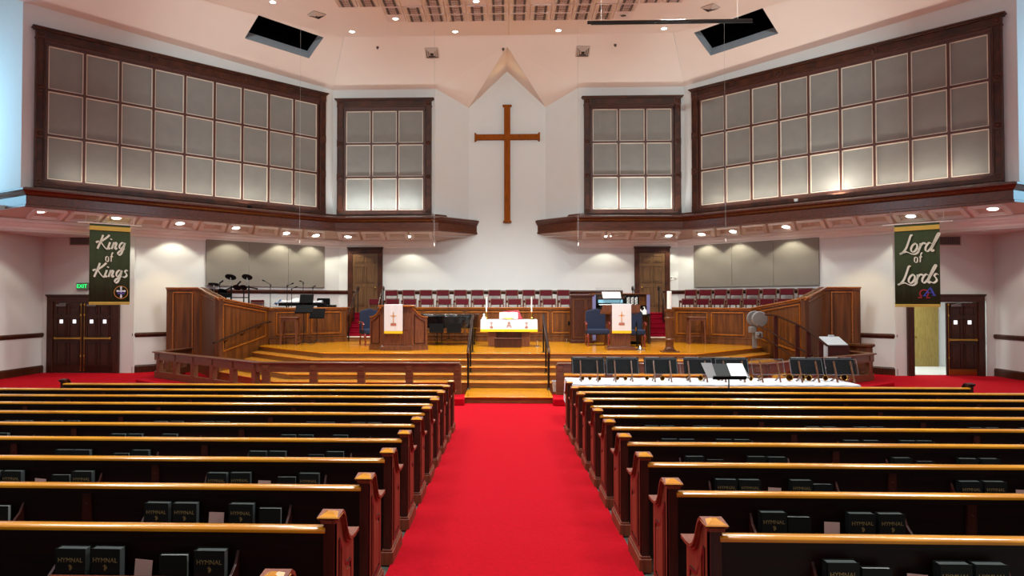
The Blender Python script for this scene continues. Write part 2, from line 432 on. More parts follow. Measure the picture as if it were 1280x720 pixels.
# ------------------------------------------------------------------ ledge, soffit, crown
LP = [(1.25,YC),(2.1,26.75+.0),(2.72,YU-.02),(6.87,YU),(14.17,19.5),(18.5,22.0)]
def ledge(s, nm):
    # path of the outer edge of the overhang
    path = [(1.22,27.6),(2.63,26.2),(6.62,26.2),(13.72,19.1),(17.2,21.1)]
    path = [(s*a, b) for a, b in path]
    if s > 0: pass
    else: pass
    sg = 1 if s > 0 else -1
    # offset + is towards the room
    prof = [(-.52,5.74),(-.44,5.74),(-.42,5.62),(.02,5.60),(.13,5.56),(.13,5.51),(.08,5.46),(.05,5.40),(.0,5.36),(.0,5.12),(.03,5.10),(.03,5.04),(-.06,5.03),(-.06,5.1),(-.45,5.3)]
    # travelling from the middle outwards: on the right side the room lies to the right of travel
    mb = MB()
    # right-hand normal of travel for s>0: travel (+x,-y..) -> right is -y side = room
    mb.sweep(path, [(sg*o, z) for o, z in prof])
    o = mb.build('balcony_ledge', 'ledge', smooth=False)
    tag(o, 'dark wooden ledge moulding running below the %s grille windows' % nm, 'ledge')
    # soffit (slopes down to the lower wall)
    O = [(1.22,27.58),(2.63,26.24),(6.62,26.24),(13.72,19.14),(17.2,21.1)]
    I = [(2.85,27.6),(6.8,27.6),(15.5,18.9)]
    zo, zi = 5.06, 4.74
    mb = MB()
    V = [(s*O[0][0],O[0][1],zo),(s*O[1][0],O[1][1],zo),(s*I[0][0],I[0][1],zi),(s*O[2][0],O[2][1],zo),(s*I[1][0],I[1][1],zi),(s*O[3][0],O[3][1],zo),(s*I[2][0],I[2][1],zi),(s*O[4][0],O[4][1],zo)]
    mb.add(V, [(0,1,2),(1,3,4,2),(3,5,6,4),(5,7,6)])
    struct(mb, 'ceiling_soffit_'+nm, 'soffit', recalc=False)
    # crown moulding under it
    path = [(1.6,27.6),(2.85,27.6),(6.8,27.6),(15.6,18.8)][1:]
    path = [(s*a, b) for a, b in path]
    prof = [(0,4.48),(.03,4.48),(.04,4.54),(.10,4.60),(.13,4.66),(.19,4.69),(.19,4.78),(0,4.80)]
    mb = MB(); mb.sweep(path, [(sg*o, z) for o, z in prof]); struct(mb, 'trim_crown_'+nm, 'white')
    # coffer mouldings: a picture-frame of raised beads per bay
    def bay(a0, a1, b0, b1, mbx):
        # a on outer line, b on inner line (3-D points), inset quads
        def mix(t, k): 
            p = a0.lerp(a1, t); q = b0.lerp(b1, t); return p.lerp(q, k)
        c = [mix(.10,.14), mix(.90,.14), mix(.90,.80), mix(.10,.80)]
        for i in range(4):
            p, q = c[i], c[(i+1) % 4]
            mbx.bar(p-Vector((0,0,.03)), q-Vector((0,0,.03)), .10, .07)
        c = [mix(.17,.24), mix(.83,.24), mix(.83,.70), mix(.17,.70)]
        for i in range(4):
            p, q = c[i], c[(i+1) % 4]
            mbx.bar(p-Vector((0,0,.02)), q-Vector((0,0,.02)), .035, .05)
    mbx = MB()
    Oa, Ob = Vector((s*2.85,26.24,zo)), Vector((s*6.62,26.24,zo)); Ia, Ib = Vector((s*2.9,27.4,zi+.05)), Vector((s*6.75,27.4,zi+.05))
    for k in range(4):
        t0, t1 = k/4, (k+1)/4
        bay(Oa.lerp(Ob,t0), Oa.lerp(Ob,t1), Ia.lerp(Ib,t0), Ia.lerp(Ib,t1), mbx)
    Oa, Ob = Vector((s*6.9,25.96,zo)), Vector((s*13.6,19.26,zo)); Ia, Ib = Vector((s*7.2,27.06,zi+.05)), Vector((s*14.4,19.86,zi+.05))
    N = 10
    for k in range(N):
        t0, t1 = k/N, (k+1)/N
        bay(Oa.lerp(Ob,t0), Oa.lerp(Ob,t1), Ia.lerp(Ib,t0), Ia.lerp(Ib,t1), mbx)
    struct(mbx, 'trim_coffers_'+nm, 'white')
both(ledge)

# ------------------------------------------------------------------ grille windows
def grille_window(idx, loc, rz, n, cw, z0, z1, zt, lab):
    W = n*cw; zb = 5.72
    root = bpy.data.objects.new('window_%d' % idx, None); C.objects.link(root); root.location = loc; root.rotation_euler = (0,0,rz)
    root['kind'] = 'structure'; root['label'] = lab
    fw = .24
    mb = MB()  # casing
    mb.box(-fw-.06,-.06,-.16,0,zb,zt-.28); mb.box(W+.06,W+fw+.06,-.16,0,zb,zt-.28)
    mb.box(-fw-.06,W+fw+.06,-.16,0,zt-.30,zt-.08)
    mb.box(-fw-.12,W+fw+.12,-.22,0,zt-.08,zt-.04); mb.box(-fw-.16,W+fw+.16,-.27,0,zt-.04,zt)
    mb.box(-fw-.08,W+fw+.08,-.19,0,zt-.33,zt-.29)
    mb.box(-fw-.06,W+fw+.06,-.20,0,zb-.02,z0-.05)
    for x in (-fw-.06, -.06-.04, W+.06, W+fw+.02): mb.box(x,x+.04,-.19,-.16,zb+.1,zt-.3)
    mb.build('casing', 'case', root, bevel=.008, seg=1)
    mb = MB()  # rosette blocks
    h = (z1-z0)/3
    for x in (-.18, W+.18):
        for k in (0, 1, 2, 3):
            z = z0+h*k if k else zb+.1
            if k == 3: z = zt-.19
            mb.box(x-.13,x+.13,-.185,-.15,z-.13,z+.13)
            mb.lathe([(.0,-.215),(.04,-.205),(.055,-.19),(.075,-.205),(.09,-.185)], (x,0,z), 14, 'y', cap=False)
    if n > 5:
        for k in (1, 2):
            x = W*k/3; z = zt-.19
            mb.box(x-.14,x+.14,-.185,-.15,z-.11,z+.11)
            mb.lathe([(.0,-.215),(.04,-.205),(.055,-.19),(.075,-.205),(.09,-.185)], (x,0,z), 14, 'y', cap=False)
    mb.build('rosettes', 'case', root)
    mb = MB()
    for k in range(n+1): mb.box(k*cw-.035,k*cw+.035,-.10,0,z0-.05,z1+.05)
    for k in range(4): mb.box(-.05,W+.05,-.095,0,z0+h*k-.035,z0+h*k+.035)
    mb.box(-.07,W+.07,-.13,0,z1+.03,zt-.28)
    mb.build('mullions', 'mull', root)
    mb = MB(); mg = MB()
    for i in range(n):
        for j in range(3):
            x0, x1, a, b = i*cw+.035, (i+1)*cw-.035, z0+h*j+.035, z0+h*(j+1)-.035
            w = .028
            mb.box(x0,x1,-.075,-.01,a,a+w); mb.box(x0,x1,-.075,-.01,b-w,b); mb.box(x0,x0+w,-.075,-.01,a,b); mb.box(x1-w,x1,-.075,-.01,a,b)
            mg.box(x0+w,x1-w,-.045,-.01,a+w,b-w)
    mb.build('beads', 'bead', root); mg.build('grille_panels', 'grille', root)
uL = Vector((S2,S2,0)); 
# left angled wall: upper wall line x - y = -33.67
def onleft(y): return (y-33.67, y, 0)
grille_window(1, (19.93-33.67, 19.93, 0), R(45), 9, 1.0, 5.93, 9.98, 10.43, 'long grey grille window of nine columns high on the left wall')
grille_window(2, (33.67-26.3, 26.3, 0), R(-45), 9, 1.0, 5.93, 9.98, 10.43, 'long grey grille window of nine columns high on the right wall')
xa = atY(432,200,YU).x
grille_window(3, (xa, YU, 0), 0, 3, 1.035, 5.87, 9.84, 10.28, 'small square grille window left of the wooden cross')
xb = atY(739.5,200,YU).x
grille_window(4, (xb, YU, 0), 0, 3, 1.035, 5.87, 9.84, 10.28, 'small square grille window right of the wooden cross')

# ------------------------------------------------------------------ cross
cx = atY(634, 200, YC).x
o = thing('cross', 'large plain wooden cross on the white wall above the choir', 'cross', (cx, YC, 7.86))
zt_, zb_ = 10.22-7.86, 5.5-7.86; za = 8.93-7.86
mb = MB(); w = .125
mb.prism([(-w,zb_+.05),(w,zb_+.05),(w,zt_-.05),(-w,zt_-.05)], -.16, 0, 'y')
mb.prism([(-w-.05,zt_-.06),(w+.05,zt_-.06),(w+.06,zt_),(-w-.06,zt_)], -.18, 0, 'y')
mb.prism([(-w-.05,zb_),(w+.05,zb_),(w+.04,zb_+.06),(-w-.04,zb_+.06)], -.18, 0, 'y')
mb.build('upright', 'cross', o, bevel=.01, seg=1)
mb = MB(); L = 1.27
mb.box(-L,L,-.165,0,za-.105,za+.105)
for s in (-1, 1): mb.prism([(s*(L-.06),za-.105),(s*L,za-.17),(s*(L+.04),za-.17),(s*(L+.04),za+.17),(s*L,za+.17),(s*(L-.06),za+.105)], -.18, 0, 'y')
mb.build('crossarm', 'cross', o, bevel=.01, seg=1)

# ------------------------------------------------------------------ soffit lamps and speakers
def soffit_pt(px, py):
    """nearest soffit plane under that pixel: flat bay or angled bay"""
    best = None
    for s in (-1, 1):
        for pl in ('b', 'a'):
            if pl == 'b': p = (s*4, 26.24, 5.06); n = Vector((0, -(5.06-4.74), -1.36)).normalized()
            else:
                p = (s*6.62, 26.24, 5.06); nh = Vector((-s*S2, -S2, 0)); n = (nh*.32/1.2+Vector((0,0,-1))).normalized()
            if pl == 'b':
                n = Vector((0, .32, 1.36)).normalized()
            else:
                out = Vector((s*S2, S2, 0)); n = (out*.32+Vector((0,0,1.18))).normalized()
            q = atP(px, py, p, n)
            if q.x*s <= 0: continue
            if pl == 'b' and abs(q.x) < 6.75: return q, 0, n
            if pl == 'a' and abs(q.x) > 6.7: return q, s, n
    return None
lampsL = [(50,263.5),(145.5,271.8),(225,278.8),(295,284.5),(357.5,291),(395,293.8),(435,295.3),(510.6,295)]
lampsR = [(759.7,294.7),(836,294),(877,292.5),(916.5,288.8),(982.5,283),(1138.5,269.7),(1241,260.5)]
allspots = []
def ring_light(name, q, n, label, group, cat='ceiling light', r=.13, lens='lens', parts=True):
    o = thing(name, label, cat, tuple(q), 0, group)
    rot = Vector((0,0,1)).rotation_difference(n).to_matrix().to_4x4()
    mb = MB(); mb.m = rot; mb.lathe([(r*1.0,-.012),(r*1.3,-.016),(r*1.35,.0),(r*1.3,.02),(r*1.0,.02)], n=20, cap=False); mb.build('trim_ring', 'white', o, smooth=True)
    mb = MB(); mb.m = rot; mb.lathe([(0,-.006),(r*1.02,-.004),(r*1.02,.01)], n=20, cap=False); mb.build('lens' if lens != 'ventdark' else 'speaker_grille', lens, o)
    return o
for side, L in (('left', lampsL), ('right', lampsR)):
    LL = L if side == 'left' else L[::-1]
    for i, (a, b) in enumerate(LL):
        r = soffit_pt(a, b)
        if r is None: print('no soffit', a, b); continue
        q, s, n = r; q = q-n*.01
        ring_light('ceiling_light', q, n, 'round lit downlight in the %s coffered soffit, %s from the %s edge' % (side, ORD[i], side), 'soffit downlights')
        allspots.append((q.copy(), n, s))
r = soffit_pt(1057, 277.5); q, s, n = r
ring_light('ceiling_light', q-n*.01, n, 'round unlit downlight in the right soffit beside a speaker', 'soffit downlights', lens='lensdim')
for i, (a, b) in enumerate([(261,281.5),(324,287),(478,294.4)]):
    q, s, n = soffit_pt(a, b)
    ring_light('ceiling_speaker', q-n*.01, n, 'round flush speaker in the left soffit, %s from the left' % ORD[i], 'soffit speakers', 'speaker', .12, 'louver')
for i, (a, b) in enumerate([(793,294),(949,286.5),(1017,279.5)]):
    q, s, n = soffit_pt(a, b)
    ring_light('ceiling_speaker', q-n*.01, n, 'round flush speaker in the right soffit, %s from the cross' % ORD[i], 'soffit speakers', 'speaker', .12, 'louver')

# ------------------------------------------------------------------ ceiling fixtures
UP = Vector((0,0,1))
nF = Vector((0, SLP, 1)).normalized()
def onflat(px, py): return atZ(px, py, ZF)
for i, (a, b) in enumerate([(440,38),(569,38),(698,36.5),(830,34)]):
    q = onflat(a, b+1)
    ring_light('ceiling_light', q-UP*.01, UP, 'small bright round downlight in front row of the high ceiling, %s from left' % ORD[i], 'high ceiling downlights', r=.09)
q = atP(340, 4, (-6.87,YU,ZU), (Vector((-S2,S2*-1,0))*0+Vector((0,0,1))))
ring_light('ceiling_light', onflat(341,2)-UP*.01, UP, 'small bright downlight above the left ceiling opening', 'high ceiling downlights', r=.09)
# louvred troffers in the flat ceiling
Pc, Pr = .69, .62
trof = None
fxo = thing('ceiling_troffer', 'x', 'ceiling light', (0,0,0), 0, 'louvred fixtures in the high ceiling')
mb = MB()
for x in (-.30,.30): mb.box(x-.02,x+.02,-.30,.30,-.05,0)
for y in (-.28,.28): mb.box(-.32,.32,y-.02,y+.02,-.05,0)
mb.build('frame', 'louver', fxo)
mb = MB(); mb.box(-.30,.30,-.28,.28,-.012,0); mb.build('reflector', 'louverin', fxo)
mb = MB()
for k in range(1, 8): mb.box(-.30+k*.075-.006,-.30+k*.075+.006,-.27,.27,-.045,-.012)
for y in (-.16,0,.16): mb.box(-.19,.19,y-.006,y+.006,-.045,-.012)
mb.build('louvers', 'louver', fxo)
for a_ in (-.29,.20): mb = MB(); mb.box(a_,a_+.09,-.27,.27,-.03,-.012); mb.build('side_slot', 'bead', fxo)
for x in (-.15,.15): mb = MB(); mb.box(x-.03,x+.03,-.26,.26,-.052,-.046); mb.build('lamp_strip', 'ventdark', fxo)
y0 = onflat(636, 20).y
xc0 = onflat(636, 20).x
used = False
tiles = []
for row in range(3):
    cols = range(-6, 6) if row < 2 else range(-8, 8)
    nm = ['back','middle','front'][row]
    idx = 0
    for c in cols:
        X = xc0+(c+.5)*Pc; Y = y0-row*Pr
        if (row == 0 and c in (-6, 5)) or (row == 2 and c in (-5, -2, 1, 4)):
            tiles.append((X, Y, c, row)); continue
        lab = 'square louvred light fixture in the %s row of the ceiling grid, %s from left' % (nm, ORD[idx] if idx < 12 else 'last')
        idx += 1
        if not used: fxo.location = (X, Y, ZF); fxo['label'] = lab; used = True
        else: dup(fxo, (X, Y, ZF), 0, lab)
for X, Y, c, row in tiles:
    mb = MB(); mb.box(-.32,.32,-.29,.29,-.03,0)
    lab = {(-6,0): 'blank tile with a downlight at left end of the back fixture row', (5,0): 'blank tile with a dark speaker at right end of back fixture row'}.get((c,row), 'blank tile in the front fixture row, grid place %s' % ORD[c+8] if c+8 < 12 else 'blank tile in the front fixture row near its right wing')
    t = mb.build('ceiling_tile', 'louver', loc=(X, Y, ZF)); tag(t, lab, 'ceiling tile', 'blank tiles among the ceiling fixtures')
    if (c,row) in ((-6,0),(-2,2)):
        ring_light('ceiling_light', Vector((X,Y,ZF-.035)), UP, 'bright downlight set in the %s' % ('left end tile of the louvred fixtures' if row == 0 else 'tile at the top edge of picture near centre'), 'high ceiling downlights', r=.09)
    if (c,row) == (5,0):
        ring_light('ceiling_speaker', Vector((X,Y,ZF-.035)), UP, 'small dark round speaker in right end tile of the louvred fixtures', None, 'speaker', .1, 'ventdark')
# thin ceiling joint line
mb = MB(); mb.box(xc0-.01,xc0+.01,y0+.31,YF,ZF-.012,ZF); struct(mb, 'trim_joint', 'vent')
# diffusers
def diffuser(q, n, size, label, rz=0):
    o = thing('air_diffuser', label, 'air vent', tuple(q), 0, 'square ceiling air diffusers')
    rot = Vector((0,0,1)).rotation_difference(n).to_matrix().to_4x4() @ Matrix.Rotation(rz, 4, 'Z')
    s = size/2
    mb = MB(); mb.m = rot
    for k, d in ((1,0),(.72,.01),(.44,.02)):
        a = s*k; b = a-.05
        mb.add([(-a,-a,-.01-d),(a,-a,-.01-d),(a,a,-.01-d),(-a,a,-.01-d),(-b,-b,-.05-d),(b,-b,-.05-d),(b,b,-.05-d),(-b,b,-.05-d)], [(0,1,5,4),(1,2,6,5),(2,3,7,6),(3,0,4,7)])
    mb.build('vanes', 'vent', o, recalc=False)
    mb = MB(); mb.m = rot; mb.box(-s,s,-s,s,-.008,0); mb.build('backing', 'ventdark', o)
    return o
for (a, b, l) in ((540,66,'left'),(728.5,64,'right')):
    diffuser(atP(a, b, (0,YU,ZU), nF)-nF*.01, nF, .5, 'square air diffuser on the sloped ceiling %s of the gable over the cross' % l)
for (a, b, l) in ((396,18,'left'),(888,9,'right')):
    diffuser(onflat(a, b)-UP*.01, UP, .45, 'square air diffuser in the flat ceiling beside the %s opening' % l, R(45))
def sprinkler(q, n, label):
    o = thing('sprinkler_head', label, 'sprinkler', tuple(q), 0, 'small sprinkler heads')
    mb = MB(); mb.m = Vector((0,0,1)).rotation_difference(n).to_matrix().to_4x4(); mb.lathe([(.05,0),(.05,-.012),(.018,-.02),(.018,-.06),(.04,-.065),(0,-.075)], n=12); mb.build('head', 'ventdark', o, smooth=True)
for (a, b, l) in ((472,59,'left of the left diffuser'),(629,61,'beside the gable peak over the cross'),(769,56,'right of the right diffuser')):
    sprinkler(atP(a, b, (0,YU,ZU), nF), nF, 'small dark sprinkler head on the sloped ceiling '+l)
# hanging projection screen case
p = atY(734,29,19.5); q = atY(940,26,19.5)
o = thing('projection_screen', 'long thin black screen housing hanging below the ceiling, right of centre', 'projection screen', tuple((p+q)/2))
L = (q-p).length; zc = 0
mb = MB(); mb.box(-L/2,L/2,-.05,.05,-.02,.05); mb.build('case', 'gloss_black', o, bevel=.01)
mb = MB(); mb.box(-L/2+.1,L/2,-.07,-.02,-.07,-.035); mb.build('weight_bar', 'blackmetal', o, bevel=.006)
mb = MB()
for x in (-L/2+.4, L/2-.4): mb.cyl((x,0,.04),(x,0,ZF-((p+q)/2).z), .004, 6)
mb.build('cables', 'white', o)
# hanging microphones
for (a, y, zb, l) in ((543,23.9,4.35,'left of the cross'),(722.5,23.9,4.35,'right of the cross'),(375,23.2,4.4,'through the left ceiling opening'),(906.5,23.0,4.4,'through the right ceiling opening')):
    X = atY(a, 200, y).x
    if abs(X) > 5: zt = 12.2
    else: zt = ZF
    o = thing('hanging_microphone', 'thin white cable with a small choir microphone, '+l, 'microphone', (X, y, zt), 0, 'choir microphones on cables')
    mb = MB(); mb.cyl((0,0,0),(0,0,zb-zt), .0035, 6); mb.build('cable', 'ltgrey', o)
    mb = MB(); mb.lathe([(0,-.1),(.018,-.09),(.018,0),(.008,.02),(0,.02)], (0,0,zb-zt), 10); mb.build('capsule', 'white', o, smooth=True)

# ------------------------------------------------------------------ lower wall trims: acoustic panels, rails, baseboards
def lowtrim(s, nm):
    a = R(45) if s < 0 else R(-45)
    if s < 0: y0_, org = 23.80, (23.80-34.4, 23.80, 2.88)
    else:     y0_, org = 27.1, (34.4-27.1, 27.1, 2.88)
    o = thing('acoustic_panel', 'wide grey fabric acoustic panel on the %s wall under the soffit' % nm, 'acoustic panel', org, a)
    mb = MB(); Lp = 4.7
    for k in range(3): mb.box(k*Lp/3+.004,(k+1)*Lp/3-.004,-.05,0,0,1.64)
    mb.build('fabric', 'acoustic', o, bevel=.006, seg=1)
    # chair rail of the choir level
    mb = MB(); prof = [(0,2.63),(.03,2.64),(.05,2.69),(.06,2.72),(.05,2.76),(.0,2.78)]
    path = [(5.85,27.6),(6.8,27.6),(11.0,23.4)]
    mb.sweep([(s*u, v) for u, v in path], [(s*o_, z) for o_, z in prof]); struct(mb, 'trim_choir_rail_'+nm, 'case')
    mb = MB(); prof = [(0,1.16),(.02,1.17),(.04,1.21),(.05,1.25),(.04,1.29),(.0,1.31)]
    mb.sweep([(s*11.2,23.2),(s*12.28,22.12)], [(s*o_, z) for o_, z in prof])
    mb.sweep([(s*15.25,22.1),(s*15.25,14)], [(s*o_, z) for o_, z in prof])
    struct(mb, 'trim_chair_rail_'+nm, 'case')
    mb = MB(); prof = [(0,0),(.04,0),(.04,.2),(.02,.24),(0,.25)]
    mb.sweep([(s*11.2,23.2),(s*12.28,22.12)], [(s*o_, z) for o_, z in prof])
    mb.sweep([(s*15.25,22.1),(s*15.25,14)], [(s*o_, z) for o_, z in prof])
    struct(mb, 'baseboard_'+nm, 'case')
both(lowtrim)
mb = MB(); prof = [(0,2.63),(.03,2.64),(.05,2.69),(.06,2.72),(.05,2.76),(.0,2.78)]
mb.sweep([(-4.55,27.6),(4.6,27.6)], prof); struct(mb, 'trim_choir_rail_back', 'case')
# return air grilles in the alcoves
for s, px0, px1, l in ((-1,87,113,'left'),(1,1173,1201,'right')):
    p = atY(px0, 295, 22.1); q = atY(px1, 307, 22.1)
    o = thing('wall_vent', 'dark rectangular vent grille high on the %s door wall' % l, 'wall vent', ((p.x+q.x)/2, 22.1, (p.z+q.z)/2))
    w, h = abs(q.x-p.x)/2, abs(p.z-q.z)/2
    mb = MB(); mb.box(-w,w,-.02,0,-h,-h+.03); mb.box(-w,w,-.02,0,h-.03,h); mb.box(-w,-w+.03,-.02,0,-h,h); mb.box(w-.03,w,-.02,0,-h,h); mb.build('frame', 'vent', o)
    mb = MB(); 
    for k in range(16): x = -w+.04+k*(2*w-.08)/15; mb.box(x-.008,x+.008,-.018,-.004,-h+.03,h-.03)
    mb.build('fins', 'grey', o)
    mb = MB(); mb.box(-w+.02,w-.02,-.004,0,-h+.02,h-.02); mb.build('backing', 'ventdark', o)

# ------------------------------------------------------------------ doors
def panel_leaf(mb, w, h, t=.045, flip=1):
    mb.box(0,w,-t,0,0,h)
    def rp(x0,x1,a,b):
        mb.box(x0,x1,-t-.022,-t+.001,a,a+.03); mb.box(x0,x1,-t-.022,-t+.001,b-.03,b); mb.box(x0,x0+.03,-t-.022,-t+.001,a,b); mb.box(x1-.03,x1,-t-.022,-t+.001,a,b)
        mb.box(x0+.05,x1-.05,-t-.018,-t+.001,a+.06,b-.06)
    m = w/2
    for a0, a1 in ((.11,m-.04),(m+.04,w-.11)):
        rp(a0,a1,.25,h*.43); rp(a0,a1,h*.50,h*.78); rp(a0,a1,h*.83,h-.12)
def casing(mb, w, h, cw=.17, d=.09):
    mb.box(-cw,0,-d,0,0,h); mb.box(w,w+cw,-d,0,0,h); mb.box(-cw,w+cw,-d,0,h,h+cw)
    mb.box(-cw-.03,w+cw+.03,-d-.04,0,h+cw,h+cw+.05); mb.box(-cw-.01,w+cw+.01,-d-.02,0,h+cw-.03,h+cw)
# left double door
pl = atY(67, 470, 22.1).x; pr = atY(142, 470, 22.1).x; W2 = pr-pl; DH = 2.28
def bar_hw(o, w, h, side, kick=False):
    mb = MB(); mb.box(.06,w-.06,-.11,-.07,h*.49-.03,h*.49+.03); mb.box(.05,.12,-.1,-.04,h*.49-.04,h*.49+.04); mb.box(w-.12,w-.05,-.1,-.04,h*.49-.04,h*.49+.04)
    mb.build('push_bar', 'brass', o, bevel=.006)
    x = w-.05 if side > 0 else .05
    mb = MB(); mb.cyl((x,-.07,.08),(x,-.07,h-.06), .010, 8)
    for z in (.08,.55,h*.49,h-.4,h-.06): mb.box(x-.02,x+.02,-.085,-.04,z-.03,z+.03)
    mb.build('flush_rod', 'brass', o)
    mb = MB()
    if kick: mb.box(.04,w-.04,-.055,-.044,.02,.22); mb.build('kick_plate', 'bronze', o)
    mb = MB(); mb.box(.14,.42,-.12,-.05,h-.12,h-.05); mb.tube([(.2,-.1,h-.06),(.3,-.2,h-.03),(.45,-.06,h-.02)], .012, 6); mb.build('closer', 'grey', o)
def lites(o, w, h):
    mb = MB()
    for x in (w*.28, w*.72): mb.box(x-.055,x+.055,-.066,-.04,h*.73-.06,h*.73+.06)
    mb.build('window', 'lite', o)
    mb = MB()
    for x in (w*.28, w*.72):
        a, b = .075, .055
        mb.box(x-a,x+a,-.062,-.045,h*.73-a,h*.73-b-.005); mb.box(x-a,x+a,-.062,-.045,h*.73+b+.005,h*.73+a); mb.box(x-a,x-b,-.062,-.045,h*.73-a,h*.73+a); mb.box(x+b,x+a,-.062,-.045,h*.73-a,h*.73+a)
    mb.build('window_bead', 'door', o)
fr = bpy.data.objects.new('door_1', None); C.objects.link(fr); fr.location = (pl, 22.1, 0); fr['kind'] = 'structure'; fr['label'] = 'dark mahogany double door under the left banner'
mb = MB(); casing(mb, W2, DH+.03, .2); mb.build('casing', 'door', fr, bevel=.006, seg=1)
lw = W2/2-.006
for k in (0, 1):
    mb = MB(); mb.m = Matrix.Translation((k*(lw+.012), 0, .015)); panel_leaf(mb, lw, DH)
    lf = mb.build('leaf', 'door', fr)
    hw = bpy.data.objects.new('hardware_tmp', None)
    class _P: pass
    # hardware as sub-parts of the leaf
    sub = lf
    lf_m = Matrix.Translation((k*(lw+.012), 0, .015))
    def B(mbx, name, m, **kw): mbx.m = None; ob = mbx.build(name, m, sub, **kw); ob.location = (k*(lw+.012), 0, .015); return ob
    # build local then offset by object location
    before = len(KIDS.get(sub.name, []))
    bar_hw(sub, lw, DH, 1 if k == 0 else -1, k == 1); lites(sub, lw, DH)
    for ch in KIDS[sub.name][before:]: ch.location = (k*(lw+.012), 0, .015)
    bpy.data.objects.remove(hw)
# right double door, left leaf standing open
pl = atY(1142, 470, 22.1).x; pr = atY(1222, 470, 22.1).x; W2 = pr-pl
fr = bpy.data.objects.new('door_2', None); C.objects.link(fr); fr.location = (pl, 22.1, 0); fr['kind'] = 'structure'; fr['label'] = 'dark mahogany double door under the right banner, left leaf open'
mb = MB(); casing(mb, W2, DH+.03, .2)
mb.box(-.02,0,0,.2,0,DH+.03); mb.box(W2,W2+.02,0,.2,0,DH+.03); mb.build('casing', 'door', fr, bevel=.006, seg=1)
lw = W2/2-.006
mb = MB(); panel_leaf(mb, lw, DH); lf = mb.build('leaf', 'door', fr); lf.location = (lw+.02, 0, .015)
bar_hw(lf, lw, DH, -1, False); lites(lf, lw, DH)
mb = MB(); mb.box(.06,lw-.06,-.056,-.044,.02,.2); mb.build('kick_plate', 'brass', lf)
mb = MB(); panel_leaf(mb, lw, DH); lf = mb.build('leaf', 'door', fr); lf.location = (.0, .22, .015); lf.rotation_euler = (0,0,R(96))
# passage beyond
mb = MB(); mb.box(12.3,17.5,25.2,25.4,0,3); mb.box(17.4,17.5,22.3,25.4,0,3); mb.box(12.2,12.35,22.3,25.4,0,3)
mb.box(12.2,17.5,22.3,25.4,3,3.1)
struct(mb, 'wall_passage', 'wall')
mb = MB(); mb.box(12.35,17.4,22.3,25.2,0,.01); struct(mb, 'floor_passage', 'white')
xo0, xo1 = atY(1141, 400, 25.2).x, atY(1171.5, 400, 25.2).x
fr = bpy.data.objects.new('door_3', None); C.objects.link(fr); fr.location = (xo0, 25.2, .01); fr['kind'] = 'structure'; fr['label'] = 'plain yellow oak door seen through the open right doorway'
mb = MB(); mb.box(-.1,xo1-xo0,-.06,0,0,2.45); mb.build('leaf', 'oak', fr)
mb = MB(); mb.box(.45,.85,-.09,-.06,2.2,2.33); mb.build('door_sign', 'banner', fr)
mb = MB(); mb.lathe([(0,-.13),(.03,-.12),(.03,-.1),(.012,-.09),(.012,-.06)], (.05,0,1.05), 12, 'y'); mb.build('knob', 'brass', fr)
# choir doors
for i, (a, b, side) in enumerate(((441,472.5,1),(799,831,-1))):
    x0 = atY(a, 350, 27.6).x; x1 = atY(b, 350, 27.6).x; w = x1-x0; h = 2.38
    fr = bpy.data.objects.new('door_%d' % (4+i), None); C.objects.link(fr); fr.location = (x0, 27.6, 1.9); fr['kind'] = 'structure'; fr['label'] = 'brown six-panel door behind the choir, %s of the cross' % ('left' if i == 0 else 'right')
    mb = MB(); casing(mb, w, h, .19); mb.build('casing', 'case', fr, bevel=.006, seg=1)
    mb = MB(); panel_leaf(mb, w, h); lf = mb.build('leaf', 'door_oak', fr)
    x = w-.09 if side > 0 else .09
    mb = MB(); mb.lathe([(.03,-.05),(.03,-.06),(.012,-.065),(.012,-.09),(.03,-.1),(.03,-.125),(0,-.135)], (x,0,.98), 14, 'y'); mb.build('knob', 'brass', fr, smooth=True)
# thermostats / switches by right door
for k, (a, b) in enumerate(((839,347.5),(844,347.5))):
    q = atY(a, b, 27.6)
    o = thing('wall_thermostat' if k == 0 else 'switch_plate', ['small white thermostat right of the right choir door','small cream switch plate beside the thermostat'][k], ['thermostat','switch'][k], tuple(q))
    mb = MB()
    if k == 0: mb.box(-.06,.06,-.03,0,-.08,.08)
    else: mb.box(-.04,.04,-.01,0,-.06,.06); 
    mb.build('plate', 'white', o, bevel=.005)
    mb = MB(); mb.box(-.03,.03,-.034,-.008,-.02,.03); mb.build('display', 'grey' if k == 0 else 'bead', o)
# exit sign
q = atY(104, 358, 22.1)
o = thing('exit_sign', 'green lit exit sign on the wall beside the left banner', 'exit sign', (q.x, 22.1, q.z))
mb = MB(); mb.box(-.19,.19,-.07,0,-.115,.115); mb.build('housing', 'exitface', o, bevel=.008)
me = textmesh('EXIT', .17, .003); me.materials.append(M['exitgreen']); e = bpy.data.objects.new('lettering', me); C.objects.link(e); e.parent = o; e.location = (.0,-.074,0)

